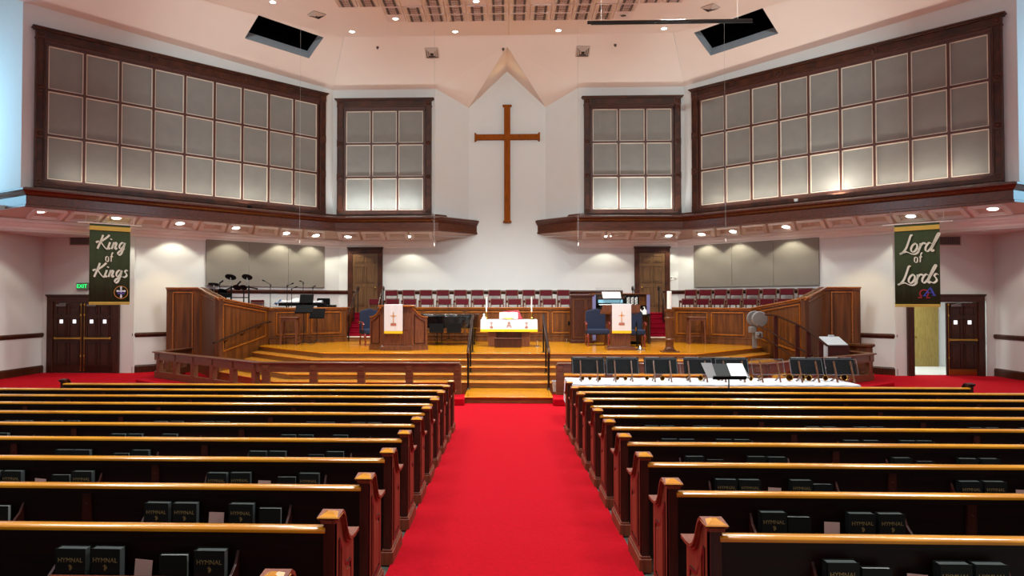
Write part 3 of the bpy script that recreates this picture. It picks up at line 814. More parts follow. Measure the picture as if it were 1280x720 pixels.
# ------------------------------------------------------------------ stage
tiers = []
plat = thing('chancel_platform', 'raised wooden chancel platform with long stepped front and glossy floor', 'platform', (0, 19.2, 0))
def tierpoly(k):
    cx_, y = 5.2+.19*(6-k), 19.2-.45*(6-k)
    ex = 8.0 if k >= 4 else (8.2 if k == 3 else 8.42)
    ye = y+(ex-cx_)
    return cx_, y, ex, ye
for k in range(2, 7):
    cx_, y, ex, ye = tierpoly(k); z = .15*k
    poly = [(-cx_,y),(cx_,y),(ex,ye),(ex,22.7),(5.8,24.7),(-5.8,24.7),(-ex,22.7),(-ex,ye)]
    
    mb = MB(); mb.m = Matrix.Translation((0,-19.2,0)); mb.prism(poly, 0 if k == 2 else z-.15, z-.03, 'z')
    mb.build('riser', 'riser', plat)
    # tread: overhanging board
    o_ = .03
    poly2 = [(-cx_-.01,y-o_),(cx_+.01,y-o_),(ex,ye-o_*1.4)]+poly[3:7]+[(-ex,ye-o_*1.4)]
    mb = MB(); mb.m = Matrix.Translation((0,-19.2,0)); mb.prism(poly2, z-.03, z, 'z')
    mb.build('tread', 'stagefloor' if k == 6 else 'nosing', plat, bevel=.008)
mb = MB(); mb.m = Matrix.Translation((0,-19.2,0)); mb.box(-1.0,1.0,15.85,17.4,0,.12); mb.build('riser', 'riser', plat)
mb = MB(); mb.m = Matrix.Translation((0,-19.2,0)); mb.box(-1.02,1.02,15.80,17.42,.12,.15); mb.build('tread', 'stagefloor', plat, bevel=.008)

# panelled walls
def panel_wall(name, label, p, q, z0, za, zb, panels, cat='panelled wall', cap=True, base=True, t=.12, wood_='panelwood', capw='capwood', pbot=None):
    """p->q along the face, front is to the right of travel."""
    p, q = Vector(p), Vector(q); L = (q-p).length; a = math.atan2(q.y-p.y, q.x-p.x)
    o = thing(name, label, cat, (p.x, p.y, z0), a)
    H = lambda s: (za+(zb-za)*s/L)-z0
    mb = MB(); mb.prism([(0,0),(L,0),(L,H(L)),(0,H(0))], 0, t, 'y'); mb.build('body', wood_, o)
    if cap:
        mb = MB()
        for dz, y0c, y1c in ((.0,-.07,t+.05),(-.05,-.035,t+.02)):
            mb.hexa([(-.0,y0c,H(0)+dz-.045),(L,y0c,H(L)+dz-.045),(L,y1c,H(L)+dz-.045),(0,y1c,H(0)+dz-.045),(0,y0c,H(0)+dz),(L,y0c,H(L)+dz),(L,y1c,H(L)+dz),(0,y1c,H(0)+dz)])
        mb.build('cap', capw, o, bevel=.01)
    if base:
        mb = MB(); mb.box(0,L,-.06,0,0,.10); mb.box(0,L,-.035,0,.10,.20); mb.box(0,L,-.05,0,.20,.225); mb.build('plinth', wood_, o, bevel=.006, seg=1)
    for (s0, s1, bt) in panels:
        b0 = bt if not isinstance(bt, tuple) else bt[0]; b1 = bt if not isinstance(bt, tuple) else bt[1]
        c = [(s0,b0),(s1,b1),(s1,H(s1)-.17),(s0,H(s0)-.17)]
        mb = MB()
        for i in range(4):
            u, v = c[i], c[(i+1) % 4]
            mb.bar((u[0],-.012,u[1]), (v[0],-.012,v[1]), .035, .03, up=(0,1,0))
        cxm = sum(u[0] for u in c)/4; czm = sum(u[1] for u in c)/4
        def ins(u, d): 
            dx = d if u[0] < cxm else -d; dz = d if u[1] < czm else -d; return (u[0]+dx, u[1]+dz)
        mb.build('panel_moulding', capw, o)
        mb = MB(); mb.prism([ins(u, .09) for u in c], -.01, .001, 'y'); mb.build('raised_panel', wood_, o)
    return o
YW = 24.7
xl = atY(430, 400, YW).x; xr = atY(838, 400, YW).x
def spl(L, n, m=.12, g=.16): 
    w = (L-2*m-g*(n-1))/n; return [(m+i*(w+g), m+i*(w+g)+w) for i in range(n)]
panel_wall('choir_wall', 'panelled wooden choir wall left of the left stairs, under the keyboard', (-7.95,22.7), (-5.78,24.6), .9, 2.13, 2.13, [(a,b,.32) for a,b in spl(2.88,2,.25)])
XS = 4.62
panel_wall('choir_wall', 'long panelled wooden choir wall behind the altar between the stairs', (-XS,YW), (XS,YW), .9, 2.13, 2.13, [(a,b,.32) for a,b in spl(2*XS,6)])
panel_wall('choir_wall', 'panelled wooden choir wall right of the right stairs', (5.78,24.6), (7.95,22.7), .9, 2.13, 2.13, [(a,b,.32) for a,b in spl(2.88,2,.25)])
# side enclosures: face 3, nose face 2, face 1
panel_wall('ramp_wall', 'tall panelled wooden side wall with sloping cap and handrail, left end of the platform', (-8.42,19.8), (-7.95,22.7), .15, 2.45, 2.13, [(.2,2.7,(.72,1.05))], base=False)
panel_wall('ramp_wall', 'angled panelled wooden nose wall with steep gold cap, left side', (-10.12,22.3), (-8.42,19.8), 0, 2.80, 2.45, [(.3,2.75,.5)], base=False)
panel_wall('ramp_wall', 'narrow panelled wooden wall joining the left wall beside the nose', (-11.3,22.45), (-10.12,22.3), 0, 2.80, 2.80, [(.25,.95,.5)], base=False)
panel_wall('ramp_wall', 'tall panelled wooden side wall behind the lift railing, right end of the platform', (7.95,22.7), (8.42,19.8), .15, 2.13, 2.45, [(.2,2.7,(1.05,.72))], base=False)
panel_wall('ramp_wall', 'angled panelled wooden nose wall with steep gold cap, right side', (8.42,19.8), (10.12,22.3), 0, 2.45, 2.80, [(.3,2.75,.5)], base=False)
panel_wall('ramp_wall', 'narrow panelled wooden wall joining the right wall beside the nose', (10.12,22.3), (11.3,22.45), 0, 2.80, 2.80, [(.2,.9,.5)], base=False)
# stair side walls
for s, nm in ((-1,'left'),(1,'right')):
    for xx, w_ in ((5.87,'outer'),(4.60,'inner')):
        o = thing('stair_side_wall', 'low wooden side wall along the %s edge of the %s choir stairs' % (w_, nm), 'side wall', (s*xx, 24.84, .9))
        mb = MB(); mb.prism([(0,0),(1.4,0),(1.4,1.19),(0,1.19)], -.035, .035, 'x'); mb.build('body', 'panelwood', o)
        mb = MB(); mb.box(-.06,.06,-.0,1.42,1.19,1.23); mb.build('cap', 'capwood', o, bevel=.008)
# choir floors
cf = thing('choir_riser', 'red carpeted choir floor in two levels behind the panelled wall', 'choir floor', (0, 25, .9))
mb = MB()
def zs(z): return z-.9
mb.m = Matrix.Translation((0,-25,-.9))
mb.box(-XS,XS,YW+.12,26.25,.9,1.55); mb.box(-XS,XS,26.25,27.6,.9,1.9)
for s in (-1, 1):
    a = sorted((s*XS, s*5.83)); mb.box(a[0],a[1],26.25,27.6,.9,1.9)
    P_ = [(s*5.86,24.72),(s*8.09,22.76),(s*8.55,20.2),(s*10.08,22.45),(s*11.1,22.6),(s*11.3,23.05),(s*6.85,27.5),(s*5.86,27.6)]
    mb.prism(P_, .9, 1.55, 'z')
    P_ = [(s*5.83,27.58),(s*6.75,27.5),(s*10.9,23.4),(s*9.95,22.6),(s*6.3,26.3),(s*5.83,26.3)]
    mb.prism(P_, 1.5, 1.9 if s > 0 else 1.6, 'z')
mb.build('carpeted_levels', 'carpet_dark', cf)
# stairs
for s, nm in ((-1, 'left'), (1, 'right')):
    x0, x1 = sorted((s*4.62, s*5.81))
    st = thing('choir_stairs', 'short red carpeted stairs from the platform to the %s choir door' % nm, 'stairs', ((x0+x1)/2, YW, .9))
    w = (x1-x0)/2-.005
    mb = MB(); mb.box(-w,w,-.05,.3,0,.14); mb.build('wooden_step', 'riser', st, bevel=.006)
    mb = MB(); mb.box(-w,w,-.08,.3,.14,.165); mb.build('wooden_tread', 'bead', st, bevel=.006)
    for k in range(1, 6):
        mb = MB(); y = .25*k; z = .165+.167*k
        mb.box(-w,w,y,1.55,z-.167,z-.02); mb.box(-w,w,y-.025,1.55,z-.02,z)
        mb.build('carpeted_step', 'carpet_dark', st, bevel=.01)
    # railings
    for e in (-1, 1):
        if s*e < 0 and False: continue
        xx = (x0+x1)/2+e*(w-.10)
        r = thing('stair_handrail', 'black metal handrail on the %s side of the %s choir stairs' % ('left' if e < 0 else 'right', nm), 'handrail', (xx, YW-.1, .9))
        for (yy, zb, zt) in ((0,0,.95),(.85,.66,1.6),(1.5,1.0,1.98)):
            mb = MB(); mb.cyl((0,yy,zb),(0,yy,zt), .02, 8); mb.build('post', 'blackmetal', r)
        mb = MB(); mb.tube([(0,-.12,.72),(0,-.14,.9),(0,0,.97),(0,.85,1.62),(0,1.5,2.0),(0,1.62,1.98),(0,1.64,1.85)], .024, 8); mb.build('rail', 'bronze', r, smooth=True)

# wall handrail on left ramp wall
o = thing('wall_handrail', 'dark handrail fixed along the left ramp wall above the steps', 'handrail', (-8.36, 19.6, 1.17), -math.atan2(.47,2.9))
mb = MB(); mb.tube([(.02,-.25,-.02),(.02,-.1,.0),(.02,2.5,.46),(.02,3.05,.49)], .028, 8); mb.build('rail', 'bronze', o, smooth=True)
for y in (.45, 1.4, 2.4):
    z = .46*(y+.1)/2.6
    mb = MB(); mb.tube([(.02,y,z-.02),(.02,y,z-.09),(-.06,y,z-.12)], .012, 6); mb.lathe([(.04,-.07),(.04,-.055)], (0,y,z-.12), 10, 'x'); mb.build('bracket', 'bronze', o)

# central stair handrails
for s in (-1, 1):
    o = thing('stair_handrail', 'bronze handrail on the %s side of the central chancel steps' % ('left' if s < 0 else 'right'), 'handrail', (s*1.0, 17.1, .15), 0, 'central handrails')
    for (y, z0_, z1_) in ((0,0,.93),(.12,.0,.97),(1.2,.3,1.32),(2.35,.75,1.78)):
        mb = MB(); mb.cyl((0,y,z0_),(0,y,z1_), .024, 10); mb.lathe([(.05,z0_),(.05,z0_+.012),(.03,z0_+.025)], (0,y,0), 12); mb.build('post', 'blackmetal', o)
    mb = MB(); mb.tube([(0,-.02,.80),(0,-.05,.9),(0,0,.97),(0,.15,1.02),(0,2.35,1.80),(0,2.45,1.74),(0,2.45,1.65)], .032, 10); mb.build('rail', 'bronze', o, smooth=True)

# ------------------------------------------------------------------ altar rail
def altar_rail(s, nm):
    pts = [(1.14,16.2),(5.9,16.2),(10.1,19.5),(9.9,21.2)]
    pts = [(s*a, b) for a, b in pts]
    o = thing('altar_rail', 'wooden communion rail with posts around the %s front of the platform' % nm, 'communion rail', (s*5.9, 16.2, 0))
    T = Matrix.Translation((-s*5.9,-16.2,0))
    sg = s
    mb = MB(); mb.m = T; mb.sweep(pts, [(-.11,.86),(.11,.86),(.11,.90),(-.11,.90)]); mb.build('top_rail', 'railwood', o, bevel=.012)
    mb = MB(); mb.m = T; mb.sweep(pts, [(-.05,.66),(.05,.66),(.05,.86),(-.05,.86)]); mb.build('upper_beam', 'railwood', o)
    mb = MB(); mb.m = T; mb.sweep(pts, [(-.05,.15),(.05,.15),(.05,.33),(-.05,.33)]); mb.build('bottom_beam', 'railwood', o)
    mb = MB(); mb.m = T
    kp = [(s*1.0,16.0),(s*5.75,16.0),(s*9.9,19.25),(s*10.2,21.5)]
    mb.sweep(kp, [(-.55 if s < 0 else -.0, .0),(-.55 if s < 0 else -.0,.15),(.0 if s < 0 else .55,.15),(.0 if s < 0 else .55,0)])
    mb.build('kneeler', 'carpet', o, bevel=.02)
    k = 0
    segs = [((1.2,16.2),(5.75,16.2),5),((6.05,16.32),(9.95,19.4),6),((10.03,20.0),(9.93,21.0),2)]
    for (a, b, n) in segs:
        for i in range(n):
            t = i/(n-1); x = a[0]+(b[0]-a[0])*t; y = a[1]+(b[1]-a[1])*t; ang = math.atan2(b[1]-a[1], b[0]-a[0])*s
            mb = MB(); mb.m = T @ Matrix.Translation((s*x, y, 0)) @ Matrix.Rotation(ang, 4, 'Z')
            mb.box(-.09,.09,-.065,.065,.15,.86); mb.box(-.06,.06,-.085,-.065,.70,.84)
            mb.build('post', 'railwood', o, bevel=.008, seg=1)
both(altar_rail)

# ------------------------------------------------------------------ pews
def pew(side, nrow, length, front=False, label=''):
    s = side
    o = bpy.data.objects.new('pew', None); C.objects.link(o)
    P = .918
    prof = [(0,.0),(0,.885),(.09,.895),(.13,.87),(.165,.82),(.20,.755),(.245,.705),(.30,.675),(.38,.665),(.47,.665),(.47,0)]
    for e, x in ((0, 1.0), (1, 1.0+length)):
        mb = MB(); a, b = sorted((s*x, s*(x+.06)))
        mb.prism(prof, a, b, 'x'); mb.build('end_panel', 'pewend' if e == 0 else 'pewpost', o)
        mb = MB(); mb.box(a,b+.0,-.006,.05,0,.885); mb.build('end_post', 'pewpost', o)
        # cap moulding following the curve
        top = prof[1:-1]; mb = MB()
        for dz, ex, zz in ((.0,.012,.018),(.018,.028,.016)):
            up = [(u, z+dz+zz) for u, z in top]; lo = [(u, z+dz-.004) for u, z in top]
            up[0] = (-.03, up[0][1]); lo[0] = (-.02, lo[0][1]); up[-1] = (.50, up[-1][1]); lo[-1] = (.49, lo[-1][1])
            for i in range(len(top)-1):
                mb.hexa([(a-ex,lo[i][0],lo[i][1]),(b+ex,lo[i][0],lo[i][1]),(b+ex,lo[i+1][0],lo[i+1][1]),(a-ex,lo[i+1][0],lo[i+1][1]),
                         (a-ex,up[i][0],up[i][1]),(b+ex,up[i][0],up[i][1]),(b+ex,up[i+1][0],up[i+1][1]),(a-ex,up[i+1][0],up[i+1][1])])
        mb.build('end_cap', 'pewend' if e == 0 else 'pewpost', o, smooth=True)
        # peak block on the back post
        mb = MB(); cxx = (a+b)/2
        mb.add([(a-.03,-.035,.915),(b+.03,-.035,.915),(b+.03,.075,.915),(a-.03,.075,.915),(cxx-.015,.01,.938),(cxx+.015,.01,.938),(cxx+.015,.04,.938),(cxx-.015,.04,.938)], [(0,3,2,1),(4,5,6,7),(0,1,5,4),(1,2,6,5),(2,3,7,6),(3,0,4,7)])
        mb.build('post_cap', 'pewcap' if e == 0 else 'pewpost', o)
        # plinth
        mb = MB(); mb.box(a-.02,b+.02,-.02,.49,0,.11); mb.box(a-.01,b+.01,-.01,.48,.11,.13); mb.build('plinth', 'pewend' if e == 0 else 'pewpost', o, bevel=.005, seg=1)
        if e == 0:
            # raised field on the aisle face: inner outline groove
            xa_ = s*1.0; d = -s*.006
            ins = [(.10,.18),(.10,.76),(.125,.73),(.155,.67),(.19,.615),(.235,.575),(.29,.555),(.38,.55),(.38,.18)]
            mb = MB()
            aa, bb = sorted((xa_-s*.010, xa_+s*.001))
            for i in range(len(ins)):
                u, v = ins[i], ins[(i+1) % len(ins)]
                mb.bar((xa_,u[0],u[1]), (xa_,v[0],v[1]), .018, .014, up=(1,0,0))
            mb.build('panel_bead', 'pewpost', o)
            mb = MB(); ins2 = [(.135,.215),(.135,.69),(.17,.62),(.21,.57),(.26,.53),(.345,.515),(.345,.215)]
            mb.prism(ins2, aa, bb, 'x'); mb.build('raised_field', 'pewend', o)
    a, b = sorted((s*1.05, s*(1.01+length)))
    mb = MB()
    mb.hexa([(a,.02,.1),(b,.02,.1),(b,.05,.1),(a,.05,.1),(a,.02,.83),(b,.02,.83),(b,.05,.83),(a,.05,.83)])
    mb.build('back_panel', 'pewback', o)
    mb = MB(); mb.prism([(-.018,.828),(-.018,.846),(-.004,.858),(.03,.860),(.07,.850),(.07,.828)], a, b, 'x'); mb.build('top_rail', 'pewcap', o, bevel=.003)
    mb = MB(); mb.box(a,b,.0,.02,.79,.828); mb.build('back_rail', 'pewback', o)
    mb = MB(); mb.hexa([(a,.06,.40),(b,.06,.40),(b,.46,.42),(a,.46,.42),(a,.06,.43),(b,.06,.43),(b,.47,.45),(a,.47,.45)]); mb.build('seat', 'pewpost', o)
    # stiles
    k = 0
    while 2.95+1.87*k < length+.8:
        x = s*(2.95+1.87*k); mb = MB(); mb.box(x-.03,x+.03,-.0,.02,.1,.79); mb.lathe([(0,-.006),(.008,-.004),(.008,0)], (x,0,.72), 8, 'y', cap=False)
        mb.build('stile', 'pewpost', o); k += 1
    # racks
    k = 0
    while 2.03+1.87*k+.5 < length+.9 and k < 4:
        xc = s*(2.03+1.87*k); mb = MB()
        mb.box(xc-.49,xc+.49,-.085,.02,.50,.515)
        mb.box(xc-.49,xc+.49,-.10,-.085,.50,.60)
        mb.prism([(-.10,.50),(.02,.50),(.02,.72),(-.02,.66),(-.10,.61)], xc-.50, xc-.485, 'x'); mb.prism([(-.10,.50),(.02,.50),(.02,.72),(-.02,.66),(-.10,.61)], xc+.485, xc+.50, 'x')
        rk = mb.build('hymnal_rack', 'pewpost', o)
        mb = MB(); mb.box(xc-.49,xc+.49,-.106,-.084,.60,.615); mb.build('rack_lip', 'pewend', rk)
        k += 1
    return o
NL, NR = 11, 10
YL = lambda i: 12.07-.9256*i
YR = lambda i: 11.92-.9167*i
xfl = abs(atY(77, 480, 12.1).x); xfr = abs(atY(1215, 483, 11.95).x)
print('front pew ends', xfl, xfr)
protos = {}
for s, N, Yf, xf, nm in ((-1, NL, YL, xfl, 'left'), (1, NR, YR, xfr, 'right')):
    fp = pew(s, 0, xf-1.06, True)
    tag(fp, 'front pew of the %s block, shorter than the rest, its far end showing' % nm, 'pew', 'wooden pews of the %s block' % nm); fp.location = (0, Yf(0), zf(Yf(0)+.2)-.006)
    p1 = pew(s, 1, 8.2)
    for i in range(1, N):
        lab = ('%s pew from the front in the %s block, dark back with gold-lit top rail' % (ORD[i], nm)) if i < N-1 else ('nearest pew to the camera in the %s block' % nm if not (s < 0) else 'pew post nearest the camera at the bottom edge, left of the aisle')
        loc = (0, Yf(i), zf(Yf(i)+.2)-.006)
        if i == 1: p1.location = loc; tag(p1, lab, 'pew', 'wooden pews of the %s block' % nm)
        else: dup(p1, loc, 0, lab)

# hymnals
def make_book(kind):
    o = bpy.data.objects.new('hymnal' if kind == 'H' else 'song_book', None); C.objects.link(o)
    if kind == 'H': w, h, t = .165, .235, .058
    else: w, h, t = .15, .205, .035
    mb = MB()
    mb.box(-w/2,w/2,-t/2,-t/2+.004,0,h); mb.box(-w/2,w/2,t/2-.004,t/2,0,h); mb.box(-w/2,-w/2+.004,-t/2,t/2,0,h)
    mb.build('cover', 'cover', o)
    mb = MB(); mb.box(-w/2+.004,w/2-.004,-t/2+.004,t/2-.004,.004,h-.005); mb.build('pages', 'page' if kind == 'H' else 'pagelight', o)
    if kind == 'H':
        me = textmesh('HYMNAL', .034, .0006)
    else: me = textmesh('SONG BOOK', .018, .0004) if False else None
    if me:
        me.materials.append(M['title']); e = bpy.data.objects.new('title', me); C.objects.link(e); e.parent = o; e.location = (0,-t/2-.0005,h-.062); KIDS.setdefault(o.name, []).append(e)
        mb = MB(); z = h-.095; y = -t/2-.0015
        mb.add([(-.003,y,z-.02),(.003,y,z-.02),(.003,y,z+.012),(-.003,y,z+.012)], [(0,1,2,3)])
        mb.add([(-.010,y,z+.002),(.006,y,z+.002),(.006,y,z+.006),(-.010,y,z+.006)], [(0,1,2,3)])
        mb.add([(.004,y,z-.02),(.014,y,z-.006),(.008,y,z+.01),(.004,y,z-.004)], [(0,1,2,3)])
        mb.build('emblem', 'title', o, recalc=False)
    return o
bookH = make_book('H'); bookP = make_book('P')
mb = MB(); mb.prism([(-.05,0),(.05,0),(.055,.165),(-.045,.17)], -.001, .001, 'y'); cardO = mb.build('offering_card', 'card')
usedB = {'H': False, 'P': False, 'C': False}
pat = {(-1,0,0):'HHCPH',(-1,0,1):'HHCHP',(-1,1,0):'HHCHP',(-1,1,1):'PHCHH'}
RK = ['aisle-side rack','second rack from aisle','third rack from aisle','outermost rack']
def put(kind, loc, rz, lab, grp, cat):
    src = {'H': bookH, 'P': bookP, 'C': cardO}[kind]
    if not usedB[kind]:
        usedB[kind] = True; src.location = loc; src.rotation_euler = (0,0,rz); tag(src, lab, cat, grp)
    elif kind == 'C':
        c = src.copy(); C.objects.link(c); c.location = loc; c.rotation_euler = (R(-4),0,rz); c['label'] = lab
    else: dup(src, loc, rz, lab)
rnd = random.Random(3)
for s, N, Yf, nm in ((-1, 10, YL, 'left'), (1, 10, YR, 'right')):
    for i in range(3, 10):
        y = Yf(i); zb = zf(y+.2)-.006+.515
        for k in range(4):
            xc = s*(2.03+1.87*k)
            if abs(xc)-.45 > y*.78+.3: continue
            pt = {3:'HHCHH',4:'HHCHH',5:'HHCHP',6:'HHCPH',7:'HHCPH',8:'HHCHP',9:'HHCPH'}[i] if s < 0 else {3:'HHCHH',4:'HHCHH',5:'HHCHH',6:'HPCHH',7:'HHCHP',8:'HPCHH',9:'HPCHH'}[i]
            xs = [-.385,-.20,.0,.18,.365]
            if (s, i, k) in ((-1,8,2),(-1,9,2)): continue
            bi = 0
            for j, kd in enumerate(pt):
                x = xc+xs[j]+rnd.uniform(-.012,.012)
                if kd == 'C':
                    put('C', (x, y-.045, zb), rnd.uniform(-.1,.1), 'pink offering card, %s, %s pew of the %s block' % (RK[k], ORD[i], nm), 'offering cards in the pew racks', 'card')
                    continue
                bi += 1
                # order counted from the left of the rack
                put(kd, (x, y-.045+rnd.uniform(-.008,.008), zb), rnd.uniform(-.03,.03), '%s, %s from left, %s, %s pew of %s block' % ('black hymnal' if kd == 'H' else 'short pale-paged book', ORD[bi-1], RK[k], ORD[i], nm), 'books in the pew racks', 'book')

# ------------------------------------------------------------------ choir chairs
ch = thing('choir_chair', 'x', 'chair', (0,0,0), 0, 'burgundy choir chairs')
mb = MB(); mb.box(-.235,.235,-.24,.22,.41,.48); mb.build('seat', 'burgundy', ch, bevel=.025, seg=3)
mb = MB(); mb.hexa([(-.225,.20,.66),(.225,.20,.66),(.225,.25,.66),(-.225,.25,.66),(-.225,.235,.87),(.225,.235,.87),(.225,.285,.87),(-.225,.285,.87)]); mb.build('backrest', 'burgundy', ch, bevel=.02, seg=3)
for s in (-1, 1):
    mb = MB(); mb.bar((s*.235,.20,0),(s*.235,.27,.89), .03, .04, up=(1,0,0)); mb.build('leg', 'chairwood', ch)
    mb = MB(); mb.box(s*.215-.018,s*.215+.018,-.22,-.18,0,.41); mb.build('leg', 'chairwood', ch)
mb = MB(); mb.box(-.235,.235,-.23,.22,.37,.41); mb.box(-.21,.21,-.2,-.18,.15,.18); mb.box(-.22,.22,.235,.27,.875,.895); mb.build('frame', 'chairwood', ch)
chused = [False]
def chair(x, y, z, rz, lab):
    if not chused[0]: chused[0] = True; ch.location = (x,y,z); ch.rotation_euler = (0,0,rz); ch['label'] = lab
    else: dup(ch, (x,y,z), rz, lab)
# centre back row: 22 px pitch
n = 0
for k in range(12):
    px = 488.5+21.6*k
    if px > 722: break
    x = atY(px, 366, 27.1).x
    chair(x, 27.02, 1.9, rnd.uniform(-.03,.03), 'burgundy choir chair in the back row behind the altar, %s from left' % (ORD[k] if k < 12 else 'last'))
for k in range(13):
    px = 468+21.9*k
    if px > 722: break
    x = atY(px, 376, 25.75).x
    chair(x, 25.65, 1.55, rnd.uniform(-.03,.03), 'burgundy choir chair in the front row behind the altar, %s from left' % (ORD[k] if k < 12 else 'last'))
for k in range(8):
    X = 6.94+.437*k
    chair(X, 33.72-X, 1.9, R(-45), 'burgundy choir chair in back row of the right choir block, %s from left' % ORD[k])
for k in range(7):
    X = 6.6+.425*k
    chair(X, 32.45-X, 1.55, R(-42), 'burgundy choir chair in front row of the right choir block, %s from left' % ORD[k])
p = atY(322, 376, 25.2); chair(p.x, 25.2, 1.93-.02, R(20), 'burgundy chair standing beside the electronic drum kit')
mb = MB(); mb.box(-.4,.4,-.4,.4,0,.37); o = mb.build('low_riser', 'carpet_dark', loc=(p.x,25.2,1.55)); tag(o, 'low red carpeted riser block under the chair by the drum kit', 'riser')
# ------------------------------------------------------------------ band gear, left choir
ZL = 1.6
DX = lambda px, y: atY(px, 370, y).x
def zz(py, y): return atY(300, py, y).z
# drum kit
y = 23.9
o = thing('electronic_drum_kit', 'black electronic drum kit with round pads on the left choir level', 'drum kit', (DX(292,y), y, 1.55))
bx = DX(292, y)
mb = MB()
for px in (289, 311): 
    x = DX(px,y)-bx; mb.cyl((x,0,0),(x,0,zz(357,y)-1.55), .03, 8)
for px in (277, 300):
    x = DX(px,y)-bx; mb.cyl((x,.35,0),(x,.35,zz(362,y)-1.55), .025, 8)
h1 = zz(359,y)-1.55; h2 = zz(372,y)-1.55
mb.tube([(DX(277,y)-bx,.35,h1-.1),(DX(289,y)-bx,0,h1),(DX(311,y)-bx,0,h1),(DX(318,y)-bx,.3,h1-.05)], .028, 8)
mb.tube([(DX(289,y)-bx,0,h2),(DX(311,y)-bx,0,h2)], .02, 8)
mb.build('rack_frame', 'blackmetal', o)
def pad(px, py, r, tilt, name='cymbal_pad', post=True):
    x = DX(px,y)-bx; z = zz(py,y)-1.55
    mb = MB(); mb.m = Matrix.Translation((x,-.05,z)) @ Matrix.Rotation(R(tilt), 4, 'X')
    mb.lathe([(0,.02),(r*.3,.018),(r,.0),(r*1.02,-.012),(r,-.025),(r*.2,-.03),(0,-.03)], n=22); mb.build(name, 'black', o, smooth=True)
    if post:
        mb = MB(); mb.cyl((x,-.04,z-.32),(x,-.05,z-.02), .014, 8); mb.build('pad_post', 'chrome', o)
pad(289,346,.19,-28); pad(309.5,346,.18,-30); pad(268,355,.18,-15)
pad(279,364,.16,-35,'drum_pad',False); pad(297,359,.14,-38,'drum_pad',False); pad(305,359,.13,-38,'drum_pad',False)
mb = MB(); x = DX(281,y)-bx; mb.box(x-.22,x+.18,-.15,.15,zz(372,y)-1.55,zz(366,y)-1.55); mb.build('sound_module', 'black', o, bevel=.02)
mb = MB(); x = DX(297,y)-bx
mb.cyl((x-.05,-.1,zz(359,y)-1.55),(x+.18,-.2,zz(352,y)-1.55), .03, 8); x2 = DX(276,y)-bx
mb.cyl((x2,-.1,zz(354,y)-1.55),(x2+.14,-.15,zz(351,y)-1.55), .028, 8); mb.cyl((x2,-.1,zz(354,y)-1.55),(x2,0,0), .014, 8)
mb.build('microphones', 'black', o)
# microphone stands
def micstand(px, ytop, tilt, zfl, lab, ymic=0, bpx=None, yy=24.6):
    x0 = DX(px, yy); o = thing('microphone_stand', lab, 'microphone stand', (x0, yy, zfl), 0, 'microphone stands on the left choir level')
    zt = zz(ytop, yy)-zfl
    mb = MB(); mb.lathe([(0,0),(.13,0),(.13,.02),(.02,.035),(0,.035)], n=16); mb.build('base', 'black', o)
    mb = MB(); mb.cyl((0,0,.02),(0,0,zt-.12), .012, 8); mb.lathe([(.022,zt-.18),(.022,zt-.1)], n=8); mb.build('pole', 'blackmetal', o)
    dx = DX(px+tilt[0], yy)-x0; dz = zt-.12+tilt[1]
    mb = MB(); mb.cyl((-dx*.15,0,zt-.12-tilt[1]*.15),(dx,0,dz), .01, 8); mb.build('boom', 'blackmetal', o)
    mb = MB(); mb.cyl((dx,0,dz),(dx+math.copysign(.09,dx),-.02,dz+.03), .018, 10, .026); mb.build('microphone', 'black', o)
micstand(338, 352, (-7,.14), 1.55, 'black microphone stand with boom beside the burgundy chair, left of keyboard')
micstand(359, 353, (5,.06), 1.6, 'slim black microphone stand left of the keyboard music stand, taller of two')
micstand(364.5, 357, (4,.05), 1.6, 'slim black microphone stand left of the keyboard music stand, shorter of two')
micstand(379, 349, (-1.5,.03), 1.6, 'black microphone stand directly behind the keyboard music stand')
micstand(391, 355, (.6,.02), 1.6, 'thin black microphone stand right of the keyboard music stand')
# keyboard with cloth
y = 25.2
xk0, xk1 = DX(344,y), DX(406,y)
kb = thing('keyboard', 'long black stage keyboard with white sheets on top, behind the left choir wall', 'keyboard', ((xk0+xk1)/2, y, 1.55))
w = (xk1-xk0)/2
mb = MB(); mb.box(-w*.82,w,-.16,.16,.62,.74); mb.build('body', 'black', kb, bevel=.015)
mb = MB(); mb.box(-w*.82+.05,w-.05,-.14,.02,.74,.75); mb.build('keys', 'paper', kb)
mb = MB()
for s in (-1, 1): mb.bar((s*w*.5,-.15,0),(s*w*.5,.15,.62), .04, .03, up=(1,0,0)); mb.bar((s*w*.5,.15,0),(s*w*.5,-.15,.62), .04, .03, up=(1,0,0))
mb.build('stand', 'blackmetal', kb)
mb = MB(); pts = []
nx = 16
vs = []; fs = []
for i in range(nx+1):
    t = i/nx
    hgt = .80+.10*math.exp(-((t-.42)/.18)**2)+.02*math.sin(t*21)
    vs += [(-w*.8+t*w*1.7,-.15,.76+.01*math.sin(t*31)),(-w*.8+t*w*1.7,.0,hgt),(-w*.8+t*w*1.7,.16,.78)]
for i in range(nx):
    for j in range(2): fs.append((i*3+j,(i+1)*3+j,(i+1)*3+j+1,i*3+j+1))
mb.add(vs, fs); o = mb.build('dust_cover', 'cloth', solid=.012, loc=tuple(kb.location)); tag(o, 'crumpled white cloth lying over the stage keyboard', 'cloth')
mb = MB(); vs = []; fs = []
for i in range(6):
    for j in range(5): vs.append((i*.05, j*.06, .04*math.sin(i*1.7+j)+.1+.03*i))
for i in range(5):
    for j in range(4): fs.append((i*5+j,(i+1)*5+j,(i+1)*5+j+1,i*5+j+1))
mb.add(vs, fs); o = mb.build('blue_cloth', 'lblue', solid=.02, loc=(xk0,y-.15,2.13)); tag(o, 'small light blue cloth heaped at the left end of the keyboard', 'cloth')
